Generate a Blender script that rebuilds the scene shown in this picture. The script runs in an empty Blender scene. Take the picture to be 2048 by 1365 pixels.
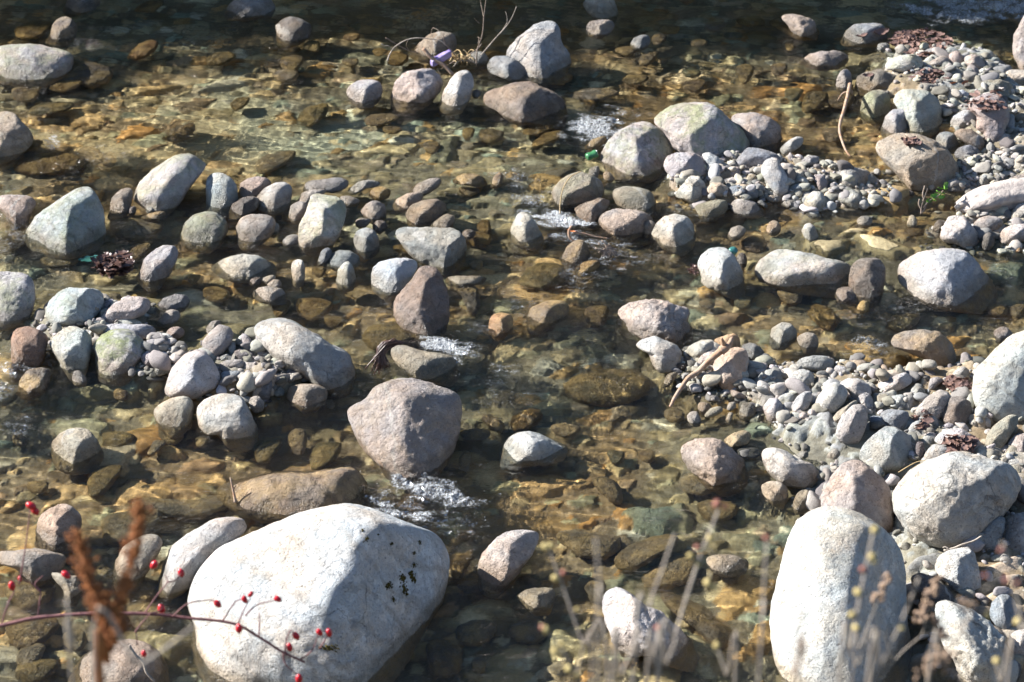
import bpy, bmesh, math, random
import numpy as np
from mathutils import Vector

random.seed(7)
rng = np.random.default_rng(11)
sc = bpy.context.scene
COL = sc.collection
R = math.radians

# ------------------------------------------------------------------ camera
CAM_H, PITCH, HFOV = 5.0, R(32.0), R(28.0)
FPX = 1024.0 / math.tan(HFOV / 2)          # focal length in pixels of a 2048 px wide picture
FWD = np.array([0, math.cos(PITCH), -math.sin(PITCH)])
RGT = np.array([1.0, 0, 0])
UPV = np.array([0, math.sin(PITCH), math.cos(PITCH)])
EYE = np.array([0, 0, CAM_H])
cd = bpy.data.cameras.new('camera'); cam = bpy.data.objects.new('camera', cd); COL.objects.link(cam)
cam.location = EYE; cam.rotation_euler = (math.pi / 2 - PITCH, 0, 0)
cd.angle = HFOV; cd.clip_end = 600; cd.clip_start = 0.1
cd.dof.use_dof = True; cd.dof.focus_distance = 8.6; cd.dof.aperture_fstop = 5.0
sc.camera = cam

def ray(px, py):
    px = np.asarray(px, float); py = np.asarray(py, float)
    return FWD + ((px - 1024) / FPX)[..., None] * RGT + ((682.5 - py) / FPX)[..., None] * UPV
def at_depth(px, py, d):
    return EYE + ray(px, py) * np.asarray(d, float)[..., None]
def on_plane(px, py, z=0.0):
    r = ray(px, py); t = (z - CAM_H) / r[..., 2]
    return EYE + r * t[..., None], t

# ------------------------------------------------------------------ noise (vectorised gradient noise)
def _h(ix, iy, iz, s):
    n = (ix * 374761393 + iy * 668265263 + iz * 2147483647 + s * 1274126177) & 0xFFFFFFFF
    n = ((n ^ (n >> 13)) * 1274126177) & 0xFFFFFFFF
    n = ((n ^ (n >> 15)) * 2246822519) & 0xFFFFFFFF
    return n ^ (n >> 16)
def noise3(p, s=0):
    p = np.asarray(p, float); i = np.floor(p).astype(np.int64); f = p - i
    u = f * f * f * (f * (f * 6 - 15) + 10); out = np.zeros(len(p))
    for dx in (0, 1):
        for dy in (0, 1):
            for dz in (0, 1):
                h = _h(i[:, 0] + dx, i[:, 1] + dy, i[:, 2] + dz, s)
                g = np.stack([(h & 1023) / 511.5 - 1, ((h >> 10) & 1023) / 511.5 - 1, ((h >> 20) & 1023) / 511.5 - 1], 1)
                w = (u[:, 0] if dx else 1 - u[:, 0]) * (u[:, 1] if dy else 1 - u[:, 1]) * (u[:, 2] if dz else 1 - u[:, 2])
                out += w * (g[:, 0] * (f[:, 0] - dx) + g[:, 1] * (f[:, 1] - dy) + g[:, 2] * (f[:, 2] - dz))
    return out
def fbm(p, o=4, s=0, gain=.5):
    a, t = 1.0, 0
    for k in range(o):
        t = t + a * noise3(p * (2.03 ** k) + 17.3 * k, s + k); a *= gain
    return t

# ------------------------------------------------------------------ mesh helpers
def mesh_np(name, v, faces, mat=None, smooth=True, parent=None, loc=None, attrs=None, link=True):
    """one mesh object from arrays; faces is an (n,3) or (n,4) array"""
    me = bpy.data.meshes.new(name)
    v = np.asarray(v, np.float32); faces = np.asarray(faces, np.int32)
    k = faces.shape[1]; n = len(faces)
    me.vertices.add(len(v)); me.vertices.foreach_set('co', v.ravel())
    me.loops.add(n * k); me.loops.foreach_set('vertex_index', faces.ravel())
    me.polygons.add(n)
    me.polygons.foreach_set('loop_start', np.arange(0, n * k, k, dtype=np.int32))
    me.polygons.foreach_set('loop_total', np.full(n, k, np.int32))
    me.polygons.foreach_set('use_smooth', np.full(n, smooth, bool))
    for an, (ty, arr) in (attrs or {}).items():
        a = me.attributes.new(an, ty, 'POINT')
        a.data.foreach_set('color' if ty == 'FLOAT_COLOR' else 'value', np.asarray(arr, np.float32).ravel())
    me.update(calc_edges=True); me.validate()
    if mat: me.materials.append(mat)
    o = bpy.data.objects.new(name, me)
    COL.objects.link(o)
    if parent: o.parent = parent
    if loc is not None: o.location = loc
    return o
def grid_faces(nx, ny):
    i = np.arange(nx * ny).reshape(ny, nx)
    return np.stack([i[:-1, :-1], i[:-1, 1:], i[1:, 1:], i[1:, :-1]], -1).reshape(-1, 4)
_ico = {}
def ico(n):
    if n not in _ico:
        bm = bmesh.new(); bmesh.ops.create_icosphere(bm, subdivisions=n, radius=1)
        bm.verts.index_update()
        _ico[n] = (np.array([v.co[:] for v in bm.verts]), np.array([[v.index for v in f.verts] for f in bm.faces]))
        bm.free()
    return _ico[n]
class MB:
    """collects tubes, blobs and sheets into ONE mesh"""
    def __init__(s): s.v = []; s.f = []; s.n = 0
    def add(s, v, tri):
        s.v.append(np.asarray(v, float)); s.f.append(np.asarray(tri) + s.n); s.n += len(v)
    def tube(s, pts, rad, seg=7):
        pts = np.asarray(pts, float); rad = np.broadcast_to(np.asarray(rad, float), (len(pts),))
        ring = []; up = np.array([0.31, 0.17, 0.93])
        for i in range(len(pts)):
            t = pts[min(i + 1, len(pts) - 1)] - pts[max(i - 1, 0)]; t = t / (np.linalg.norm(t) + 1e-9)
            a = np.cross(t, up); a /= np.linalg.norm(a) + 1e-9; b = np.cross(t, a)
            an = np.linspace(0, 2 * math.pi, seg, endpoint=False)
            ring.append(pts[i] + rad[i] * (np.cos(an)[:, None] * a + np.sin(an)[:, None] * b))
        v = np.concatenate(ring + [pts[:1], pts[-1:]]); tri = []
        for i in range(len(pts) - 1):
            for j in range(seg):
                a, b = i * seg + j, i * seg + (j + 1) % seg
                tri += [(a, b, b + seg), (a, b + seg, a + seg)]
        e0, e1 = len(v) - 2, len(v) - 1; L = (len(pts) - 1) * seg
        for j in range(seg):
            tri += [(e0, (j + 1) % seg, j), (e1, L + j, L + (j + 1) % seg)]
        s.add(v, tri)
    def blob(s, c, r, n=2, ax=None, rough=.12, seed=0):
        v, f = ico(n); v = v * (1 + rough * fbm(v * 1.7 + seed * 3.1, 2, seed)[:, None]); v = v * np.asarray(r)
        if ax is not None:
            w = np.asarray(ax, float); w = w / np.linalg.norm(w); a = np.cross(w, [.3, .9, .2]); a /= np.linalg.norm(a); b = np.cross(w, a)
            v = v[:, :1] * a + v[:, 1:2] * b + v[:, 2:] * w
        s.add(v + np.asarray(c), f)
    def build(s, name, mat, parent=None, origin=None):
        v = np.concatenate(s.v); f = np.concatenate(s.f)
        o = np.zeros(3) if origin is None else np.asarray(origin, float)
        if parent is not None: off = np.array(parent.location[:]); return mesh_np(name, v - off, f, mat, True, parent)
        return mesh_np(name, v - o, f, mat, True, None, o)
def curve(pts, n=5, wob=0, seed=0):
    """Catmull-Rom through pts with a little wobble"""
    P = np.asarray(pts, float); Q = np.vstack([2 * P[0] - P[1], P, 2 * P[-1] - P[-2]]); out = []
    for i in range(1, len(Q) - 2):
        for t in np.linspace(0, 1, n, endpoint=False):
            a, b, c, d = Q[i - 1], Q[i], Q[i + 1], Q[i + 2]
            out.append(.5 * (2 * b + (c - a) * t + (2 * a - 5 * b + 4 * c - d) * t * t + (3 * b - a - 3 * c + d) * t ** 3))
    out.append(P[-1]); out = np.array(out)
    if wob: out[1:-1] += wob * np.stack([noise3(out[1:-1] * 9 + k * 31.7, seed + k) for k in range(3)], 1)
    return out
def thing(name, label, cat, loc, group=None):
    o = bpy.data.objects.new(name, None); COL.objects.link(o); o.location = loc; o.empty_display_size = .1
    return tag(o, label, cat, group)
def tag(o, label, cat, group=None):
    o['label'] = label; o['category'] = cat
    if group: o['group'] = group
    return o

# ------------------------------------------------------------------ node helpers
def mat_new(name):
    m = bpy.data.materials.new(name); m.use_nodes = True; m.node_tree.nodes.clear()
    return m, NT(m.node_tree)
class NT:
    def __init__(s, t): s.t = t
    def n(s, ty, **kw):
        nd = s.t.nodes.new(ty)
        for k, v in kw.items():
            if k.startswith('i_'): nd.inputs[k[2:].replace('_', ' ')].default_value = v
            else: setattr(nd, k, v)
        return nd
    def l(s, a, b): s.t.links.new(a, b)
    def put(s, sock, v):
        if isinstance(v, bpy.types.NodeSocket): s.l(v, sock)
        elif v is not None:
            if sock.type == 'RGBA' and not hasattr(v, '__len__'): v = (v, v, v, 1)
            if sock.type == 'RGBA' and len(v) == 3: v = (*v, 1)
            sock.default_value = v
    def math(s, op, a, b=None, c=None, clamp=False):
        nd = s.n('ShaderNodeMath', operation=op, use_clamp=clamp)
        for k, x in enumerate((a, b, c)): s.put(nd.inputs[k], x)
        return nd.outputs[0]
    def mix(s, f, a, b, mode='MIX'):
        nd = s.n('ShaderNodeMix', data_type='RGBA', blend_type=mode)
        s.put(nd.inputs[0], f); s.put(nd.inputs[6], a); s.put(nd.inputs[7], b)
        return nd.outputs[2]
    def noise(s, vec, scale, detail=3, rough=.55, dist=0):
        nd = s.n('ShaderNodeTexNoise'); s.put(nd.inputs['Vector'], vec)
        nd.inputs['Scale'].default_value = scale; nd.inputs['Detail'].default_value = detail
        nd.inputs['Roughness'].default_value = rough; nd.inputs['Distortion'].default_value = dist
        return nd.outputs[0]
    def ramp(s, f, lo, hi, a=0.0, b=1.0):
        nd = s.n('ShaderNodeMapRange', interpolation_type='SMOOTHSTEP'); s.put(nd.inputs[0], f)
        for k, x in zip((1, 2, 3, 4), (lo, hi, a, b)): s.put(nd.inputs[k], x)
        return nd.outputs[0]
    def bump(s, h, strength, dist, nrm=None):
        nd = s.n('ShaderNodeBump'); s.put(nd.inputs['Strength'], strength); s.put(nd.inputs['Distance'], dist); s.put(nd.inputs['Height'], h)
        if nrm is not None: s.l(nrm, nd.inputs['Normal'])
        return nd.outputs[0]
    def out(s, sh, vol=None):
        o = s.n('ShaderNodeOutputMaterial'); s.l(sh, o.inputs[0])
    def bsdf(s, col, rough=.8, nrm=None, spec=.3, **kw):
        b = s.n('ShaderNodeBsdfPrincipled'); s.put(b.inputs['Base Color'], col); s.put(b.inputs['Roughness'], rough)
        s.put(b.inputs['Specular IOR Level'], spec)
        if nrm is not None: s.l(nrm, b.inputs['Normal'])
        for k, v in kw.items(): s.put(b.inputs[k.replace('_', ' ')], v)
        return b.outputs[0]

# ------------------------------------------------------------------ materials
def rock_material():
    m, N = mat_new('river_rock')
    oi = N.n('ShaderNodeObjectInfo'); tc = N.n('ShaderNodeTexCoord'); geo = N.n('ShaderNodeNewGeometry')
    off = N.n('ShaderNodeVectorMath', operation='SCALE'); cmb = N.n('ShaderNodeCombineXYZ')
    for k in range(3): N.put(cmb.inputs[k], N.math('MULTIPLY', oi.outputs['Random'], (37.0, 91.0, 53.0)[k]))
    add = N.n('ShaderNodeVectorMath', operation='ADD'); N.l(tc.outputs['Object'], add.inputs[0]); N.l(cmb.outputs[0], add.inputs[1])
    P = add.outputs[0]
    sep = N.n('ShaderNodeSeparateXYZ'); N.l(geo.outputs['Position'], sep.inputs[0]); Z = sep.outputs[2]
    sn = N.n('ShaderNodeSeparateXYZ'); N.l(geo.outputs['Normal'], sn.inputs[0]); NZ = sn.outputs[2]
    base = oi.outputs['Color']; lich = oi.outputs['Alpha']
    wetidx = N.math('DIVIDE', oi.outputs['Object Index'], 100.0)
    # large cloudy tint, veins, fine granite grain
    n1 = N.noise(P, 4.5, 5, .6, .4); n2 = N.noise(P, 17, 6, .7); n3 = N.noise(P, 120, 3, .7); n4 = N.noise(P, 330, 2, .7)
    warm = N.mix(1.0, base, (1.08, .97, .87, 1), 'MULTIPLY'); cool = N.mix(1.0, base, (.90, .95, 1.0, 1), 'MULTIPLY')
    c = N.mix(N.ramp(n1, .36, .64), cool, warm)
    c = N.mix(N.math('MULTIPLY', N.ramp(n2, .40, .70), .45), c, N.mix(1.0, c, (.55, .54, .53, 1), 'MULTIPLY'))
    c = N.mix(N.math('MULTIPLY', N.ramp(n2, .50, .28), .45), c, N.mix(1.0, c, (1.35, 1.33, 1.28, 1), 'MULTIPLY'))
    wv = N.n('ShaderNodeTexWave', wave_type='BANDS', bands_direction='DIAGONAL'); N.l(P, wv.inputs[0])
    wv.inputs['Scale'].default_value = 3.2; wv.inputs['Distortion'].default_value = 9; wv.inputs['Detail'].default_value = 4
    c = N.mix(N.math('MULTIPLY', N.ramp(wv.outputs[0], .8, .98), N.ramp(oi.outputs['Random'], .35, .9, 0, .4)), c, N.mix(1.0, c, (.62, .55, .48, 1), 'MULTIPLY'))
    st = N.noise(P, 1.9, 6, .68, .6); c = N.mix(N.ramp(st, .50, .66, 0, .55), c, N.mix(1.0, c, (.66, .62, .56, 1), 'MULTIPLY'))
    spk = N.ramp(n3, .56, .68); c = N.mix(N.math('MULTIPLY', spk, .7), c, N.mix(1.0, c, (.40, .39, .40, 1), 'MULTIPLY'))
    spw = N.ramp(n4, .55, .72); c = N.mix(N.math('MULTIPLY', spw, .45), c, (.68, .66, .64, 1))
    # dark lichen dots and yellow-green lichen on upward faces
    vor = N.n('ShaderNodeTexVoronoi'); N.l(P, vor.inputs['Vector']); vor.inputs['Scale'].default_value = 42
    dots = N.math('MULTIPLY', N.ramp(vor.outputs[0], .26, .12), N.ramp(n1, .5, .62))
    c = N.mix(N.math('MULTIPLY', dots, .5), c, (.07, .066, .06, 1))
    lm = N.math('MULTIPLY', N.ramp(N.noise(P, 7, 6, .72), .62, .38), N.math('MULTIPLY', lich, N.ramp(NZ, .05, .75)))
    cr = N.n('ShaderNodeTexVoronoi', feature='DISTANCE_TO_EDGE'); nv = N.n('ShaderNodeTexNoise'); N.l(P, nv.inputs['Vector']); nv.inputs['Scale'].default_value = 6; nv.inputs['Detail'].default_value = 6
    s1 = N.n('ShaderNodeVectorMath', operation='SCALE'); N.l(nv.outputs[1], s1.inputs[0]); s1.inputs['Scale'].default_value = .30
    s2 = N.n('ShaderNodeVectorMath', operation='ADD'); N.l(P, s2.inputs[0]); N.l(s1.outputs[0], s2.inputs[1]); N.l(s2.outputs[0], cr.inputs['Vector']); cr.inputs['Scale'].default_value = 2.9
    cmask = N.math('MULTIPLY', N.ramp(N.noise(P, 2.6, 3, .6), .50, .60), N.ramp(oi.outputs['Random'], .2, .5))
    crack = N.math('MULTIPLY', N.ramp(cr.outputs[0], .014, .002), cmask)
    c = N.mix(N.math('MULTIPLY', crack, .38), c, (.06, .055, .05, 1))
    vein = N.n('ShaderNodeTexWave', wave_type='BANDS', bands_direction='X'); N.l(s2.outputs[0], vein.inputs[0]); vein.inputs['Scale'].default_value = .9; vein.inputs['Distortion'].default_value = 3; vein.inputs['Detail'].default_value = 3
    c = N.mix(N.math('MULTIPLY', N.ramp(vein.outputs[0], .985, .999), N.ramp(oi.outputs['Random'], .62, .52, 0, .5)), c, (.62, .60, .56, 1))
    rust = N.math('MULTIPLY', N.ramp(N.noise(P, 3.4, 5, .7), .60, .74), N.ramp(oi.outputs['Random'], .9, .4, 0, .55))
    c = N.mix(rust, c, N.mix(1.0, c, (1.02, .72, .46, 1), 'MULTIPLY'))
    c = N.mix(N.math('MULTIPLY', lm, 1.0, clamp=True), c, N.mix(n3, (.20, .24, .09, 1), (.42, .45, .25, 1)))
    # wet: damp band above the waterline, algae film under water
    edge = N.math('ADD', Z, N.math('MULTIPLY', N.math('SUBTRACT', n1, .5), .07))
    band = N.ramp(edge, .062, .020)
    alg_n = N.ramp(N.noise(P, 9, 5, .65), .36, .62)
    algae = N.math('MULTIPLY', N.math('MAXIMUM', N.ramp(edge, .012, -.03, 0, .75), N.math('MULTIPLY', wetidx, N.ramp(NZ, -.2, .5, .4, 1))), N.math('MULTIPLY_ADD', alg_n, .6, .4), clamp=True)
    wet = N.math('MAXIMUM', band, wetidx, clamp=True)
    c = N.mix(N.math('MULTIPLY', wet, .88), c, N.mix(1.0, c, (.62, .56, .47, 1), 'MULTIPLY'))
    c = N.mix(N.math('MULTIPLY', algae, .8), c, N.mix(alg_n, (.19, .13, .052, 1), (.56, .38, .15, 1)))
    rough = N.math('MULTIPLY_ADD', wet, -.55, .86)
    b0 = N.bump(N.noise(P, 11, 6, .7), .7, .06); b1 = N.bump(N.noise(P, 46, 6, .75), .95, .022, b0)
    b2 = N.bump(crack, .8, -.015, b1)
    pit = N.n('ShaderNodeTexVoronoi'); N.l(P, pit.inputs['Vector']); pit.inputs['Scale'].default_value = 30
    b3 = N.bump(N.math('ADD', n3, N.math('MULTIPLY', N.ramp(pit.outputs[0], .0, .28), N.ramp(n2, .42, .6))), .9, .009, b2)
    N.out(N.bsdf(c, rough, b3, .35))
    return m

def simple(name, col, col2=None, rough=.7, scale=30, bump=.3, dist=.004, spec=.3, **kw):
    m, N = mat_new(name); tc = N.n('ShaderNodeTexCoord'); P = tc.outputs['Object']
    n = N.noise(P, scale, 4, .65)
    c = N.mix(N.ramp(n, .3, .7), col, col2 or tuple(x * .6 for x in col))
    N.out(N.bsdf(c, rough, N.bump(n, bump, dist), spec, **kw)); return m
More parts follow.
